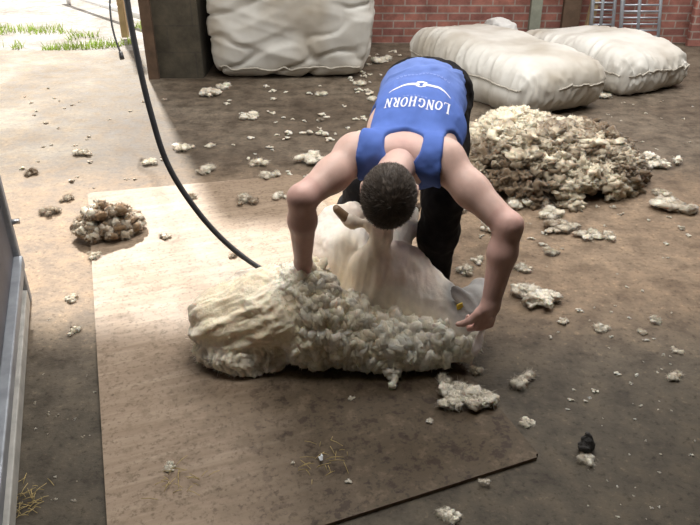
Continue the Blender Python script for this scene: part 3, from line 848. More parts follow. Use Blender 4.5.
# frill of lower wool showing under the flap
f.ell((-.395, 2.02, .075), (.145, .088, .060), None, .012)
f.ell((-.46, 2.06, .055), (.105, .09, .050), None, .012)
f.ell((-.36, 2.015, .035), (.135, .080, .035), None, .008)
# the sheet lying in front: rolls down to the board
f.ell((-.06, 2.075, .13), (.165, .125, .13), None, .04)
f.ell((.06, 2.065, .105), (.16, .12, .105), None, .04)
f.ell((.18, 2.055, .09), (.15, .105, .09), None, .04)
f.ell((.18, 2.045, .10), (.14, .09, .098), None, .03)
f.ell((.29, 2.045, .095), (.12, .085, .088), None, .04)
f.ell((.375, 2.035, .10), (.085, .065, .072), None, .03)
f.ell((-.155, 2.035, .085), (.10, .08, .075), None, .03)
# deep folds
f.chain([V3(-.235, 2.04, .37), V3(-.195, 1.955, .27), V3(-.150, 1.925, .18)], [.014, .022, .026], .018, 'sub')
f.cone(V3(-.245, 1.955, .10), V3(-.215, 1.93, .02), .022, .03, .02, 'sub')
f.chain([V3(-.57, 2.02, .115), V3(-.47, 1.95, .150), V3(-.39, 1.94, .166), V3(-.31, 1.938, .152), V3(-.255, 1.935, .12), V3(-.235, 1.94, .02)], [.016, .019, .020, .020, .022, .026], .010, 'sub')
# dangling lumps along the diagonal fold
for p, r in (((-.165, 1.995, .205), .035), ((-.15, 1.965, .165), .030), ((-.20, 1.985, .13), .035), ((-.175, 1.95, .10), .030), ((-.11, 1.975, .18), .03)):
    f.ell(p, (r, r * .8, r), None, .02)
# hanging locks at the lower edge
for px, py, L in ((394, 378, .045),):
    g0 = V3(*G(px, py, .03)) + V3(0, .03, .02)
    f.chain([g0, g0 + V3(.002, -.02, -.02), g0 + V3(-.006, -.02 - L, -.028)], [.013, .007, .004], .010)
V, Q = f.mesh(); V = smooth(V, Q, 1); Nn = vnormals(V, Q)
x, y, z = V.T
hump = np.clip((-.17 - .45 * (z - .2) - x) / .06, 0, 1) * np.clip((z - .10) / .06, 0, 1)       # smoother weathered outside of the fleece
lip = np.clip((-.24 - x) / .05, 0, 1) * np.clip((.135 - z) / .03, 0, 1)
warp = np.stack([fbm(V, 9, 2, 3), fbm(V, 9, 2, 4), fbm(V, 9, 2, 5)], 1) * .03
f1, f2, cid = voro(V + warp, 26, 5)
g1, g2, _ = voro((V + warp * .6) * np.array([1, 1, .55]), 58, 8)
h1, h2, _ = voro(V + warp * 1.3, 15, 25)
lock = (.55 - h1) * .026 + (.5 - f1) * .013 + (.45 - g1) * .008 + .010 * fbm(V + warp, 11, 3, 61) + .003 * fbm(V, 90, 2, 63)
ua = V @ np.array([.87, .2, .45]); ub = V @ np.array([-.45, .3, .87])
crk = ridged(np.stack([ua * .45, ub * 1.5, V[:, 1] * .6], 1) + warp * .8, 16, 2, 6)
mouth = np.clip((crk - 1.30) / .14, 0, 1)
outer = .004 * fbm(V, 22, 3, 9) - .0025 * mouth + .0022 * ridged(np.stack([ua * .6, ub * 2.2, V[:, 1]], 1) + warp, 30, 2, 44) + .014 * fbm(np.stack([ua * .5, ub * 1.6, V[:, 1] * .8], 1) + warp, 13, 3, 14)
q1, q2, _ = voro(np.stack([x * 1.0 + .02 * fbm(V, 12, 2, 71), y * .5, z * .28], 1), 62, 15)
ruf = (.42 - q1) * .016 + .006 * fbm(np.stack([x * .3, y * .3, z * 1.6], 1), 30, 2, 16)
disp = lock * (1 - hump) * (1 - lip) + outer * hump + (ruf + lock * .25) * lip
V = V + Nn * disp[:, None]; V[:, 2] = np.maximum(V[:, 2], .0175)
cream = np.array([.95, .83, .62]); white = np.array([.95, .89, .76]); tan = np.array([.60, .44, .26]); dk = np.array([.30, .21, .13])
t = np.clip(.5 + .9 * fbm(V, 4.5, 3, 19) + .35 * hump, 0, 1)[:, None]
C = white * (1 - t) + cream * t
t = np.clip((fbm(V, 7, 3, 41) - .05) * 1.3, 0, 1)[:, None] * (.25 + .35 * np.clip((.10 - np.abs(x + .12)) / .1, 0, 1) + .10 * hump)[:, None]
C = C * (1 - t) + tan * t
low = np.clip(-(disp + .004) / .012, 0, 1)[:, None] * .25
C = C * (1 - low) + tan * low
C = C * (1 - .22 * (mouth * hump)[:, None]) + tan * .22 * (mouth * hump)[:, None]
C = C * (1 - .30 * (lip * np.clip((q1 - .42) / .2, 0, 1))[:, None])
C = np.clip(C, 0, 1)
keep = RNG.uniform(0, 1, len(Q)) < (1 - .9 * hump)[Q[:, 0]]
tri = lambda q: np.concatenate([q[:, [0, 1, 2]], q[:, [0, 2, 3]]])
FV, FQ, FC = fuzz(V, tri(Q[keep]), C, 14000, .012, .0009, 4, .7)
FQ = np.concatenate([tri(Q), FQ[2 * keep.sum():]])
bm = bmesh.new(); bmesh.ops.create_icosphere(bm, subdivisions=2, radius=1)
iv = np.array([v_.co[:] for v_ in bm.verts]); if_ = np.array([[v_.index for v_ in fc.verts] for fc in bm.faces]); bm.free()
nv = vnormals(V, Q)
cand = np.where((x > -.16) & (hump < .15) & (nv[:, 1] < .3) & (nv[:, 2] > -.5) & (z > .03))[0]
LV, LF, LC, o_ = [], [], [], 0
for i in range(480):
    k = RNG.choice(cand); rr_ = RNG.uniform(.010, .027)
    n = fbm(iv + i * 2.3, 1.9, 3, i, .65); w_r = ridged(iv + i, 3.2, 2, i + 3)
    sc3 = np.array([RNG.uniform(.8, 1.2), RNG.uniform(.7, 1.0), RNG.uniform(1.0, 1.7)])
    p = iv * (1 + .42 * n + .26 * (w_r - 1.1))[:, None] * sc3 * rr_
    a_ = RNG.normal(0, .5); ca, sa = math.cos(a_), math.sin(a_)
    p = np.stack([p[:, 0] * ca - p[:, 2] * sa, p[:, 1], p[:, 0] * sa + p[:, 2] * ca], 1) + V[k] - nv[k] * rr_ * .45
    wh = np.clip(.5 + x[k] * 1.8 + .3 * RNG.normal(), 0, 1)
    cb_ = (white * wh + cream * (1 - wh)) * RNG.uniform(.94, 1.04)
    LV.append(p); LF.append(if_ + o_); LC.append(cb_ * (1 - .20 * np.clip(1.05 - w_r, 0, 1))[:, None]); o_ += len(iv)
LV, LF, LC = fuzz(np.concatenate(LV), np.concatenate(LF), np.clip(np.concatenate(LC), 0, 1), 20000, .011, .0008, 6, .9)
LV[:, 2] = np.maximum(LV[:, 2], .0175)
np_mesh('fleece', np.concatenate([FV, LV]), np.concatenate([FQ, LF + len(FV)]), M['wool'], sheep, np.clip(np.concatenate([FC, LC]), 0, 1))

# ------------------------------------------------------------------ handpiece and its drive cable
hpT = thing('shearing_handpiece', (-.2, 2.12, .36), 'black flexible drive cable curving down to the shearing handpiece behind the fleece', 'shearing machine')
def ray3(px, py, z):
    d = V3((px - 350) / FPX, math.cos(TH), -math.sin(TH)) + V3(0, math.sin(TH), math.cos(TH)) * ((262.5 - py) / FPX)
    return V3(0, 0, CAMH) + d * z
cab = [(112, -120, 2.30), (120, -50, 2.32), (127, 0, 2.35), (136, 50, 2.38), (150, 110, 2.42), (168, 165, 2.47), (198, 212, 2.52), (232, 248, 2.55), (268, 272, 2.55)]
cp = [ray3(*c) for c in cab]; cp = [cp[0] + V3(-.03, .0, 1.45)] + cp + [V3(-.245, 2.22, .30)]
sp_ = spline(cp, 14)
MB().tube(sp_, [.0105] * (len(sp_) - 24) + [.0095] * 24, 12).build('drive_cable', M['rubber'], hpT)
MB().tube([sp_[-13], sp_[-7], sp_[-1]], [.011, .012, .014], 12).build('ferrule', M['steel'], hpT)
MB().tube([(-.245, 2.22, .30), (-.20, 2.17, .30), (-.14, 2.12, .30), (-.12, 2.105, .29)], [.016, .022, .02, .024], 14).build('grip', M['steel'], hpT)
cb = MB()
for i in range(9): cb.box((-.115 + (i - 4) * .0075, 2.07, .275), (.0018, .03, .002))
cb.box((-.115, 2.097, .28), (.036, .008, .003)); cb.build('comb', M['steel'], hpT)

# thin cord hanging by the doorway
cc = [ray3(107, -60, 4.55), ray3(110, 8, 4.55), ray3(114, 34, 4.56), ray3(121, 54, 4.58)]
cc = [cc[0] + V3(0, 0, 1.62)] + cc
cordT = thing('hanging_cord', tuple(cc[-1]), 'thin black cord dangling in the bright doorway', 'cord')
MB().tube(spline(cc, 10), .0065, 8).build('cord', M['rubber'], cordT)
MB().tube([ray3(120.4, 52, 4.58), ray3(122.2, 59, 4.58)], [.013, .016], 8).build('plug', M['rubber'], cordT)

# ------------------------------------------------------------------ wool sacks
def sack(name, c, hf, yaw, h, label, cat, seed, rd=.16, dirt=.25, folds=1.0, tall=False, group=None, cord_at=None):
    ax = (nrm([math.cos(yaw), math.sin(yaw), 0]), nrm([-math.sin(yaw), math.cos(yaw), 0]), V3(0, 0, 1))
    c = np.array(c, float); R_ = np.linalg.norm(hf[:2]) + .16
    f = Field(c - V3(R_, R_, hf[2] + .12), c + V3(R_, R_, hf[2] + .14), .013 if not tall else .015)
    f.box(c, hf, ax, rd, .02)
    V, Q = f.mesh(); V = smooth(V, Q, 1); Nn = vnormals(V, Q)
    u, v, w = [(V - c) @ a for a in ax]; un, vn, wn = u / hf[0], v / hf[1], w / hf[2]
    L = np.stack([u, v, w], 1) + seed * 5.3
    if not tall:
        bulge = .05 * (1 - np.clip(np.abs(un), 0, 1) ** 2) * np.clip(np.abs(wn), 0, 1) - .03 * np.abs(un) ** 3
        sag = .030 * fbm(L, 1.9, 2, seed)
        gat = np.clip((np.abs(vn) - .45) / .5, 0, 1)                      # gathers along the long seams
        wr = np.abs(fbm(np.stack([L[:, 0] + .25 * L[:, 1], L[:, 1] * .25, L[:, 2] * .3], 1), 12, 2, seed + 3))
        endw = np.clip((np.abs(un) - .7) / .3, 0, 1)
        wr2 = np.abs(fbm(np.stack([L[:, 0] * .3, L[:, 1], L[:, 2] * .4], 1), 13, 2, seed + 5))
        d = bulge + sag - folds * .022 * gat * wr - folds * .02 * endw * wr2
        V = V + Nn * d[:, None]
    else:
        bulge = .06 * (1 - np.clip(np.abs(wn), 0, 1) ** 2)
        diag = fbm(np.stack([L[:, 0] * .5 + L[:, 2] * .4, L[:, 1], L[:, 2] * 1.1 - L[:, 0] * .5], 1), 2.6, 2, seed)
        horiz = ridged(np.stack([L[:, 0] * .35 + .15 * L[:, 2], L[:, 1] * .3, L[:, 2] * 1.5 + .45 * L[:, 0]], 1), 3.0, 2, seed + 2)
        cw = L + .10 * np.stack([fbm(L, 2.2, 2, 91), 0 * u, fbm(L, 2.2, 2, 92)], 1)
        crease = ridged(np.stack([cw[:, 0] * .5 + cw[:, 2] * .3, cw[:, 1] * .3, cw[:, 2] * 1.6 - cw[:, 0] * .6], 1), 3.6, 1, seed + 21)
        d = bulge + .030 * diag + .026 * (horiz - 1.1) - .035 * np.clip((crease - .78) / .22, 0, 1) + .004 * fbm(L, 9, 2, seed + 8)
        V = V + Nn * d[:, None]
    V[:, 2] = np.maximum(V[:, 2], .002 + .0 * z[0])
    base = np.array([.66, .645, .60]); di = np.array([.34, .29, .22])
    if tall: base = base * .84
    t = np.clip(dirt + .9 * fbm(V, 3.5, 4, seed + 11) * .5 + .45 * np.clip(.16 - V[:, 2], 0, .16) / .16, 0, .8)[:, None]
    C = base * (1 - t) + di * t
    T = thing(name, (c[0], c[1], 0), label, cat, group)
    np_mesh('bag', V, Q, M['sack'], T, np.clip(C, 0, 1))
    bt_ = BVHTree.FromPolygons([Vector(p) for p in V], [list(q) for q in Q])
    return T, ax, c, bt_
def seam(T, bt_, pts, r=.006, n=40):
    out = []
    P = [np.array(p, float) for p in pts]
    for i in range(n + 1):
        t = i / n * (len(P) - 1); k = min(int(t), len(P) - 2); q = P[k] * (1 - (t - k)) + P[k + 1] * (t - k)
        loc, nn, _, _ = bt_.find_nearest(Vector(q)); out.append(loc + nn * r * .3)
    MB().tube(out, r, 6).build('seam', M['thread'], T)
def long_sack(name, A, B, length, h, label, seed, **kw):
    """A, B: near-end bottom corners on the ground"""
    A, B = np.array(A), np.array(B); w = B - A; wl = np.linalg.norm(w); w = w / wl
    dv = np.array([-w[1], w[0]])
    c = (A + B) / 2 + dv * length / 2
    yaw = math.atan2(dv[1], dv[0])
    T, ax, c3, bt_ = sack(name, (c[0], c[1], h / 2), (length / 2, wl / 2, h / 2), yaw, h, label, 'wool sack', seed, rd=h * .46, **kw)
    for sg in (-1, 1):
        a = c3 + ax[1] * sg * wl / 2 * 1.05 + V3(0, 0, .02)
        seam(T, bt_, [a - ax[0] * length * .47, a + ax[0] * length * .47])
    e = c3 - ax[0] * (length / 2 + .05)
    seam(T, bt_, [e - ax[1] * wl * .46 + V3(0, 0, .02), e + V3(0, 0, .05), e + ax[1] * wl * .46 + V3(0, 0, .02)])
    return T
s1 = long_sack('wool_sack', (1.22, 4.78), (2.00, 5.15), 1.80, .37, 'full white wool sack lying flat nearest the wool heap', 3, group='filled wool sacks lying by the brick wall')
s2 = long_sack('wool_sack', (2.13, 5.40), (2.87, 5.76), 1.50, .31, 'full white wool sack lying behind, nearest the leaning metal hurdles', 8, dirt=.08, folds=1.5, group='filled wool sacks lying by the brick wall')
T, ax, c3, bt_ = sack('bulk_bag', (-.50, 6.56, .55), (.66, .50, .55), 0, 1.1, 'big upright off white bulk bag stuffed with wool beside the dark block pier', 'bulk bag', 14, rd=.14, dirt=.12, tall=True)
seam(T, bt_, [c3 + V3(-.66, -.56, -.46), c3 + V3(0, -.6, -.5), c3 + V3(.66, -.56, -.46)], .007)
# little bag behind the sacks
f = Field((1.15, 6.75, 0), (1.75, 7.35, .62), .012)
f.ell((1.45, 7.05, .20), (.18, .17, .22), None, .02); f.cone((1.45, 7.05, .22), (1.40, 7.05, .33), .12, .06, .06); f.ell((1.5, 7.05, .31), (.06, .06, .05), None, .03)
f.half(V3(0, 0, .015), (0, 0, -1))
V, Q = f.mesh(); V = smooth(V, Q, 1); V = V + vnormals(V, Q) * (.03 * fbm(V, 9, 3, 4))[:, None]; V[:, 2] *= .8; V[:, 2] = np.maximum(V[:, 2], .002)
rehome(tag(np_mesh('plastic_bag', V, Q, M['sack'], None, np.ones((len(V), 3)) * np.array([.66, .65, .63])), 'small crumpled pale bag peeping over the wool sacks by the brick wall', 'bag'))

# ------------------------------------------------------------------ big heap of shorn wool
bm = bmesh.new(); bmesh.ops.create_icosphere(bm, subdivisions=3, radius=1)
bv = np.array([v.co[:] for v in bm.verts]); bf = np.array([[v.index for v in fc.verts] for fc in bm.faces]); bm.free()
HCX, HCY = 1.13, 3.93
Vs, Fs, Cs, off = [], [], [], 0
def heap_h(x, y):
    dx, dy = (x - HCX) / (.58 if x > HCX else .52), (y - HCY) / .52
    r = dx * dx + dy * dy
    return max(0, 1 - r) ** .62 * (.30 + .04 * math.sin(x * 9) - .07 * max(0, dx))
for i in range(1050):
    if i < 70:
        a = RNG.uniform(0, 6.283); q = math.sqrt(RNG.uniform(.0, 1.0)) * .8
        x_, y_ = HCX + .52 * q * math.cos(a), HCY + .5 * q * math.sin(a); rr_ = RNG.uniform(.06, .09); hh = heap_h(x_, y_) - .06
    else:
        a = RNG.uniform(0, 6.283); q = math.sqrt(RNG.uniform(.02, 1.05))
        x_, y_ = HCX + (.57 if math.cos(a) > 0 else .52) * q * math.cos(a), HCY + .52 * q * math.sin(a)
        rr_ = RNG.uniform(.017, .042) * (1.35 if i % 9 == 0 else 1); hh = heap_h(x_, y_) + RNG.uniform(-.01, .03)
    hh = max(hh, rr_ * .5)
    n = fbm(bv + i * 3.7, 1.9, 4, i, .7); w = ridged(bv + i + .25 * n[:, None], 3.6, 2, i + 7)
    s = np.array([RNG.uniform(.8, 1.4), RNG.uniform(.8, 1.4), RNG.uniform(.6, .95)]) * rr_
    p = bv * (1 + (.35 if i < 70 else .68) * n + .5 * (w - 1.1))[:, None] * s
    aa = RNG.uniform(0, 6.28); ca, sa = math.cos(aa), math.sin(aa)
    p = np.stack([p[:, 0] * ca - p[:, 1] * sa, p[:, 0] * sa + p[:, 1] * ca, p[:, 2]], 1) + np.array([x_, y_, hh])
    P1 = np.array([[x_, y_, hh]])
    dirty = .80 + .75 * fbm(P1, 3.2, 3, 77)[0] - 1.3 * (hh - .17) + .2 * RNG.normal()  # brown dirt; paler higher up, light from above put into the colour
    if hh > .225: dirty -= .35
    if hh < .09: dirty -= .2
    if x_ > HCX + .28: dirty -= .05
    t = np.clip(dirty + .45 * n - .2 * (w - 1.1), 0, .92)[:, None]
    base = np.array([.88, .78, .60]) * RNG.uniform(.85, 1.05)
    Cs.append(base * (1 - t) + np.array([.12, .075, .04]) * t); Vs.append(p); Fs.append(bf + off); off += len(bv)
V = np.concatenate(Vs); V[:, 2] = np.maximum(V[:, 2], .002)
V, F, C = fuzz(V, np.concatenate(Fs), np.concatenate(Cs), 80000, .024, .0011, 9)
V[:, 2] = np.maximum(V[:, 2], .002)
hp_ = np_mesh('wool_heap', V, F, M['wool'], None, C)
rehome(tag(hp_, 'big heap of dirty shorn wool locks on the floor beside the shearer', 'wool heap', kind='stuff'))

# ------------------------------------------------------------------ tufts you can point at
T_ = place_tuft
T_(111, 233, 84, 'dark brown clump of wool on the back left corner of the board', .85, .85, 1.1, .35, 'wool_clump', None, 260, 2, 5, .0, 'wool clump')
T_(655, 163, 46, 'broad flat cream fleece piece right beside the wool heap', .05, .5, 1.4, .1, 'fleece_piece', None, 16, 3, 12, 0, 'fleece piece')
T_(676, 208, 44, 'ragged dirty cream clump near the right edge below the broad fleece piece', .3, .4, 1.3, -.5, 'wool_clump', None, 12, 2, 15, 0, 'wool clump')
T_(540, 300, 50, 'cream C shaped wool tuft on the floor right of the gripping hand', .05, .55, 1.5, .3, 'wool_clump', None, 12, 3, 18, 0, 'wool clump')
T_(563, 231, 38, 'long dark and pale wool strip in front of the wool heap', .55, .4, 1.9, -.5, 'wool_clump', None, 12, 2, 21, 0, 'wool clump')
T_(597, 238, 30, 'flat cream wool strip right of the dark strip before the heap', .15, .35, 1.7, -.15, 'wool_clump', None, 9, 2, 23, 0, 'wool clump')
tw = T_(442, 388, 24, 'white tuft at the upper end of the chain of wool below the sheep head', 0, .7, .9, .5, 'wool_clump', None, 8, 3, 25, 0, 'wool clump')
T_(454, 404, 42, 'biggest white tuft in the chain of wool below the sheep head', 0, .7, 1.2, -.3, 'wool_clump', None, 12, 3, 27, 0, 'wool clump')
T_(481, 405, 40, 'white tuft at the right end of the chain of wool below the sheep head', 0, .65, 1.2, .2, 'wool_clump', None, 12, 3, 29, 0, 'wool clump')
singles = [
 (473, 372, 18, 'lone white tuft just above the chain of wool tufts', 0), (524, 383, 24, 'thin pale wool wisp right of the lone white tuft', .1),
 (528, 424, 15, 'small cream curl at the right front corner of the board', .1), (586, 459, 22, 'grey wool tuft lying against the dark dung lump', .25),
 (449, 517, 26, 'white tuft cut by the bottom edge of the photo', 0), (484, 486, 10, 'little round tuft below the front edge of the board', .1),
 (674, 377, 17, 'cream tuft near the right edge, opposite the dung', .1), (677, 351, 12, 'small white tuft above the cream tuft at the right edge', 0),
 (655, 321, 16, 'cream tuft at the right, first above the small white one', .15), (601, 328, 18, 'cream oval tuft right of the C shaped wool tuft', .1),
 (563, 322, 14, 'small tuft touching below the C shaped wool tuft', .1), (643, 333, 12, 'flat pale tuft between two cream tufts on the right', .1),
 (429, 425, 9, 'tiny white ball of wool left of the chain of tufts', 0), (352, 402, 8, 'tiny white scrap on the board under the fleece', 0),
 (171, 471, 13, 'white scrap with straw on the front left of the board', 0), (349, 485, 8, 'tiny white scrap near the front edge of the board', 0),
 (293, 466, 5, 'speck of white wool at the middle of the dark stained board', 0),
 (71, 299, 16, 'cream tuft on the floor left of the board, upper of two', .2), (74, 332, 14, 'cream tuft on the floor left of the board, lower of two', .25),
 (95, 258, 15, 'small tuft on the board edge just under the dark brown clump', .25), (165, 240, 13, 'brownish tuft on the bright board right of the dark clump', .5),
 (83, 155, 22, 'brown and white tuft on the sunlit floor behind the board', .45), (30, 174, 18, 'dark tuft on the sunlit floor nearest the hurdle', .75),
 (52, 213, 22, 'loose brown tuft on the floor left of the dark clump', .65), (68, 200, 15, 'small brown tuft behind the one left of the dark clump', .6),
 (150, 164, 18, 'pale flat tuft at the edge of the sunlit strip', .1), (185, 149, 22, 'white tuft at the foot of the shadow line by the cable', .0),
 (210, 147, 12, 'small white tuft just right of the one by the cable', .0), (259, 165, 20, 'white tuft midway between bulk bag and board', .05),
 (268, 179, 24, 'flat cream tuft on the back edge of the board', .15), (311, 163, 36, 'largest white tuft left of the shearer shoulder', .0),
 (205, 172, 20, 'low pale tuft where the board meets the shadow line', .3), (245, 205, 24, 'brown wool scraps on the shaded back of the board', .6),
 (192, 200, 12, 'small brown tuft on the board left of the brown scraps', .6), (280, 200, 18, 'cream tuft beside the bent right elbow', .2),
 (232, 259, 11, 'brown tuft by the end of the drive cable', .55), (251, 118, 22, 'long pale wisp in front of the bulk bag', .05),
 (320, 121, 10, 'yellow brown tuft in front of the bulk bag', .5), (210, 96, 26, 'white tufty scrap at the left foot of the bulk bag', .0),
 (225, 88, 16, 'white scrap right under the front of the bulk bag', .0), (320, 95, 14, 'white scrap below the right half of the bulk bag', .0),
 (360, 85, 16, 'white scrap at the right foot of the bulk bag', .0), (382, 62, 20, 'white scrap between the bulk bag and the sacks', .05),
 (372, 100, 12, 'white scrap beside the shearer back', .0), (493, 232, 34, 'cream wool scraps behind the left forearm', .2),
 (478, 262, 16, 'cream tuft right of the black trouser leg', .15), (467, 272, 20, 'yellowish tuft behind the sheep head', .3),
 (525, 270, 18, 'cream tuft right of the left forearm', .2), (553, 253, 18, 'cream tuft on the bare floor below the dark strip', .15),
 (522, 205, 34, 'cream tuft at the front foot of the heap', .15), (548, 215, 28, 'white tuft at the front of the heap beside the dark strip', .1),
 (625, 182, 20, 'small cream tuft between the heap and the broad fleece piece', .2), (660, 195, 20, 'cream tuft between the broad piece and the ragged clump', .2),
 (598, 97, 22, 'pale wool scrap at the foot of the rear sack', .1), (455, 210, 30, 'cream wool scraps right of the black trouser leg', .25),
 (400, 222, 24, 'brown and cream wool scraps beneath the shearer chest', .4),
]
for px, py, w, lab, d in singles:
    bh = .017 if False else 0.0
    T_(px, py, w, lab, d, .55, 1.0 + (px * 7 % 10) / 14, None, 'wool_tuft', None, 11, 2)
# countless-looking but counted: small scraps
def scraps(n, box, lab, grp, smin, smax, dirty, seed, avoid=None):
    rg = np.random.default_rng(seed); k = 0; protos = []
    for j in range(7):
        V, F, C = tuft_mesh(1.0, .5, seed * 11 + j, 5, 1.2, dirty + .15 * (j % 3), 1)
        protos.append((V, F, C))
    meshes = {}
    while k < n:
        px, py = rg.uniform(box[0], box[2]), rg.uniform(box[1], box[3])
        if avoid and avoid(px, py): continue
        x_, y_, _ = G(px, py); j = k % 7
        s = rg.uniform(smin, smax) * (1 if rg.uniform() < .8 else 1.5)
        if j not in meshes:
            o = np_mesh('wool_scrap', *protos[j][:2], M['wool'], None, protos[j][2]); meshes[j] = o
        else:
            o = meshes[j].copy(); COL.objects.link(o)
        o.location = (x_, y_, 0); o.scale = (s, s, s); o.rotation_euler = (0, 0, rg.uniform(0, 6.28))
        tag(o, lab, 'wool scrap', grp); k += 1
onb = lambda px, py: False
scraps(60, (212, 84, 372, 180), 'tiny white wool scrap on the shaded floor before the bulk bag', 'wool scraps before the bulk bag', .02, .05, -.15, 101)
scraps(34, (340, 48, 405, 100), 'tiny white wool scrap between the bulk bag and the sacks', 'wool scraps beside the bulk bag', .022, .05, -.15, 102)
scraps(34, (20, 85, 165, 190), 'tiny wool scrap on the sunlit floor by the doorway', 'wool scraps on the sunlit floor', .012, .028, .35, 103)
scraps(40, (540, 240, 695, 420), 'tiny pale wool scrap on the floor at the right', 'wool scraps on the right floor', .005, .014, -.05, 104)
scraps(26, (560, 400, 695, 520), 'tiny pale speck of wool on the dark floor at the front right', 'wool specks at the front right', .003, .008, -.1, 105)
scraps(26, (480, 205, 690, 250), 'tiny wool scrap on the floor in front of the heap', 'wool scraps before the heap', .010, .026, .15, 106)
scraps(18, (600, 90, 695, 150), 'tiny wool scrap on the grey floor right of the sacks', 'wool scraps right of the sacks', .010, .02, .1, 107)
scraps(22, (30, 300, 100, 515), 'tiny wool crumb in the gap between hurdle and board', 'wool crumbs left of the board', .004, .010, .5, 108)
# dung
f = Field((-.1, -.1, -.005), (.1, .1, .12), .003)
f.ell((0, 0, .018), (.026, .024, .018), None, .01); f.ell((.004, .006, .040), (.018, .017, .014), None, .008); f.ell((.004, .012, .056), (.010, .01, .01), None, .008)
V, Q = f.mesh(); V = V + vnormals(V, Q) * (.004 * fbm(V, 70, 3, 2))[:, None]; V[:, 2] = np.maximum(V[:, 2], 0)
o = np_mesh('dung_lump', V, Q, M['dung']); o.location = G(585, 451); tag(o, 'black lump of sheep dung on the concrete right of the board', 'dung')
# torn plastic scraps and straw on the board
def scrapsheet(px, py, L, label, yaw):
    bm = bmesh.new(); rg = random.Random(int(px)); n = 8; rim = []
    for i in range(n):
        a = i / n * 6.283; r = L * (.4 + .6 * rg.random())
        rim.append(bm.verts.new((math.cos(a) * r, math.sin(a) * r * .5, .002 + .012 * rg.random())))
    c_ = bm.verts.new((0, 0, .014))
    for i in range(n): bm.faces.new((c_, rim[i], rim[(i + 1) % n]))
    me = bpy.data.meshes.new('plastic_scrap'); bm.to_mesh(me); bm.free()
    o = link('plastic_scrap', me, M['plastic']); x_, y_, _ = G(px, py); o.location = (x_, y_, .018); o.rotation_euler = (0, 0, yaw)
    tag(o, label, 'scrap')
scrapsheet(321, 464, .016, 'torn white plastic scrap on the stained front of the board', 1.9)
def straws(name, px, py, n, spread, label, hgt=.018):
    rg = np.random.default_rng(int(px)); mb = MB(); x_, y_, _ = G(px, py)
    for i in range(n):
        a = rg.uniform(0, 6.28); L = rg.uniform(.015, .05); q = rg.normal(0, spread, 2); zz = .002 + rg.uniform(0, .008)
        mb.tube([(q[0], q[1], zz), (q[0] + L * .5 * math.cos(a), q[1] + L * .5 * math.sin(a), zz + .003), (q[0] + L * math.cos(a), q[1] + L * math.sin(a), zz)], .0009, 5)
    o = mb.build(name, M['straw']); o.location = (x_, y_, hgt); tag(o, label, 'straw', kind='stuff')
straws('straw_wisps', 182, 488, 26, .035, 'wisps of straw and dirt on the front left of the board')
straws('straw_wisps', 325, 462, 26, .04, 'wisps of straw around the torn white plastic scrap')
straws('straw_wisps', 26, 505, 46, .03, 'little heap of yellow straw at the near foot of the grey hurdle', .001)

# ------------------------------------------------------------------ sheeted hurdle at the left
far, near = V3(*G(33, 300)), V3(*G(18, 545)); u = nrm(near - far); w_ = V3(-u[1], u[0], 0)
if w_[0] < 0: w_ = -w_
far = far - w_ * .03; near = near - w_ * .03 + u * .5
LEN = np.linalg.norm(near - far); mid = (far + near) / 2; HF3 = (u, w_, V3(0, 0, 1))
hur = thing('sheep_hurdle', tuple(mid), 'grey sheeted metal hurdle standing along the left edge of the photo', 'hurdle')
MB().box(mid + V3(0, 0, .55), (LEN / 2 - .02, .004, .46), HF3).build('sheet_panel', M['sheet'], hur)
for p in (far, near): MB().box(p + V3(0, 0, .56), (.022, .026, .56), HF3, .006).build('post', M['galv'], hur)
for z_ in (.20, .62, 1.08):
    MB().box(mid + V3(0, 0, z_) + w_ * .02, (LEN / 2 - .025, .018, .024), HF3, .005).build('rail', M['galv'], hur)
MB().box(mid + V3(0, 0, .035) + w_ * .012, (LEN / 2 - .025, .010, .032), HF3, .004).build('lit_gap_strip', M['pale'], hur)  # pale strip added to stand for the lit floor gap at the hurdle's foot
for z_ in (.36, .82):
    MB().tube([far + V3(0, 0, z_) + w_ * .02, far + V3(0, 0, z_) + w_ * .055], .011, 10).build('bolt', M['steel'], hur)

# ------------------------------------------------------------------ things along the back wall
def leaning(name, px0, px1, pyb, ytop, label, mat, n, hgt, d_off, group):
    a, b_ = V3(*G(px0, pyb)), V3(*G(px1, pyb)); yb = 7.0 + d_off
    s = yb / a[1]; a = a * s; b_ = b_ * s; a[1] = b_[1] = yb; up = nrm([0, ytop - yb, hgt]); L = math.hypot(ytop - yb, hgt)
    T = thing(name, tuple((a + b_) / 2), label, 'hurdle', group)
    for p in (a, a * .55 + b_ * .45, b_): MB().tube([p + V3(0, 0, .015), p + up * L], .017 if p is not a else .02, 8).build('stile', mat, T)
    for i in range(n):
        q = up * (L * (i + .6) / n); MB().tube([a + q, b_ + q], .009, 6).build('rung', mat, T)
    return T
leaning('metal_hurdle', 621, 659, 42, 7.50, 'galvanised barred hurdle leaning on the brick wall behind the rear sack', M['blueg'], 22, 1.25, .08, 'barred hurdles on the back wall')
leaning('metal_hurdle', 590, 612, 42, 7.50, 'narrow barred hurdle leaning left of the wider one on the brick wall', M['blueg'], 18, 1.2, .20, 'barred hurdles on the back wall')
def post(px0, px1, y_, mat, name, label, lean=0, cat='post', h=2.2):
    z_ = y_ * math.cos(TH) + CAMH * math.sin(TH); x0, x1 = (px0 - 350) / FPX * z_, (px1 - 350) / FPX * z_; c_ = (x0 + x1) / 2; hw = (x1 - x0) / 2
    up = nrm([lean, .02, 1]); sx = nrm(np.cross([0, 1, 0], up)); o = MB().box(V3(c_, y_, 0) + up * h / 2 + V3(0, 0, hw * abs(lean) + .001), (hw, .035, h / 2), (sx, np.cross(up, sx), up), .006).build(name, mat)
    rehome(tag(o, label, cat))
post(526, 537, 7.40, M['grey_wood'], 'timber_post', 'grey green upright timber against the brick wall behind the sacks')
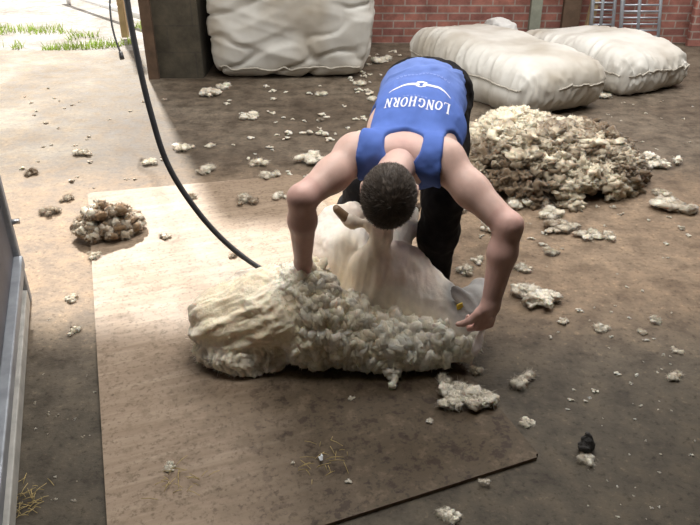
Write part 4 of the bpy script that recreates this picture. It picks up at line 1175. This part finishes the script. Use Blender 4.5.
post(558, 575, 7.42, M['brown_wood'], 'timber_post', 'dark brown upright timber against the brick wall')
post(580, 587, 7.35, M['tan_wood'], 'timber_plank', 'pale tan plank leaning beside the barred hurdles', .10, 'plank', 1.8)
post(686, 712, 7.40, M['brick'], 'brick_pier', 'red brick pier on the back wall at the right edge', 0, 'pier', 3.4)

# ------------------------------------------------------------------ outside the doorway
gx0, gx1 = -5.6, -1.8
GV, GF, GC = [], [], []; gi = 0
for i in range(5200):
    x_ = RNG.uniform(-5.6, -1.75); y_ = 7.3 + RNG.uniform(0, 1) ** 1.4 * 1.25 + .1 * math.sin(x_ * 2.2)
    if fbm(np.array([[x_, y_, 0]]), 1.4, 3, 3)[0] < -.12: continue
    L = RNG.uniform(.03, .085); a = RNG.uniform(0, 6.28); w = .006; ln = RNG.normal(0, .025, 2)
    p = V3(x_, y_, -.02); sd = V3(math.cos(a), math.sin(a), 0) * w
    GV += [p - sd, p + sd, p + V3(ln[0], ln[1], L) + sd * .2, p + V3(ln[0], ln[1], L) - sd * .2]
    GF.append([gi, gi + 1, gi + 2, gi + 3]); gi += 4
o = np_mesh('grass_strip', np.array(GV), np.array(GF), M['grass'], None, None, False)
tag(o, 'strip of short green grass in the yard outside the doorway', 'grass', kind='stuff')
a, b_ = V3(*G(78, -3, .12)), V3(*G(142, 17, .12)); ex = nrm(b_ - a)
pipe = thing('yard_rail', tuple((a + b_) / 2 - V3(0, 0, .12)), 'white rail low over the gravel yard outside the doorway', 'rail')
MB().tube([a - ex * .6, b_ + ex * .4], .035, 10).build('rail', M['white_pipe'], pipe)
for q in (a - ex * .4, b_ + ex * .2): MB().tube([(q[0], q[1], -.02), (q[0], q[1], .12)], .03, 8).build('foot', M['white_pipe'], pipe)
post(122.5, 129, 7.85, M['tan_wood'], 'timber_stake', 'weathered timber stake standing on the grass outside the doorway', 0, 'stake', 1.5)

# ------------------------------------------------------------------ light
w = bpy.data.worlds.new('World'); SC.world = w; w.use_nodes = True
bg = w.node_tree.nodes['Background']; bg.inputs['Color'].default_value = (1.0, .985, .95, 1); bg.inputs['Strength'].default_value = 1.5
sd = bpy.data.lights.new('Sun', 'SUN'); sd.energy = 9.5; sd.angle = math.radians(2.2); sd.color = (1.0, .965, .90)
so = bpy.data.objects.new('Sun', sd); COL.objects.link(so)
dirv = Vector((.345, -.93, -.86)); so.rotation_euler = dirv.to_track_quat('-Z', 'Y').to_euler(); so.location = (-4, 12, 9)
def area(name, loc, size, e, col=(1, .98, .95), tgt=None):
    l = bpy.data.lights.new(name, 'AREA'); l.shape = 'RECTANGLE'; l.size, l.size_y = size; l.energy = e; l.color = col
    o = bpy.data.objects.new(name, l); COL.objects.link(o); o.location = loc
    if tgt is not None: o.rotation_euler = (Vector(tgt) - Vector(loc)).to_track_quat('-Z', 'Y').to_euler()
    return o
area('RoofArea', (1.2, 4.2, 3.44), (4.0, 1.2), 150)
area('RoofArea', (-.3, 2.1, 3.44), (2.0, .8), 78)  # fill light added to brighten the fleece, no source seen there
area('RoofArea', (3.6, 6.3, 3.44), (2.4, 1.2), 110)

cd = bpy.data.cameras.new('Camera'); co = bpy.data.objects.new('Camera', cd); COL.objects.link(co)
cd.sensor_width = 36; cd.lens = 36.0; cd.clip_start = .05
co.location = (0, 0, CAMH); co.rotation_euler = (math.pi / 2 - TH, 0, 0)
SC.camera = co
SC.view_settings.view_transform = 'Standard'; SC.view_settings.exposure = 0.0
SC.cycles.use_denoising = True
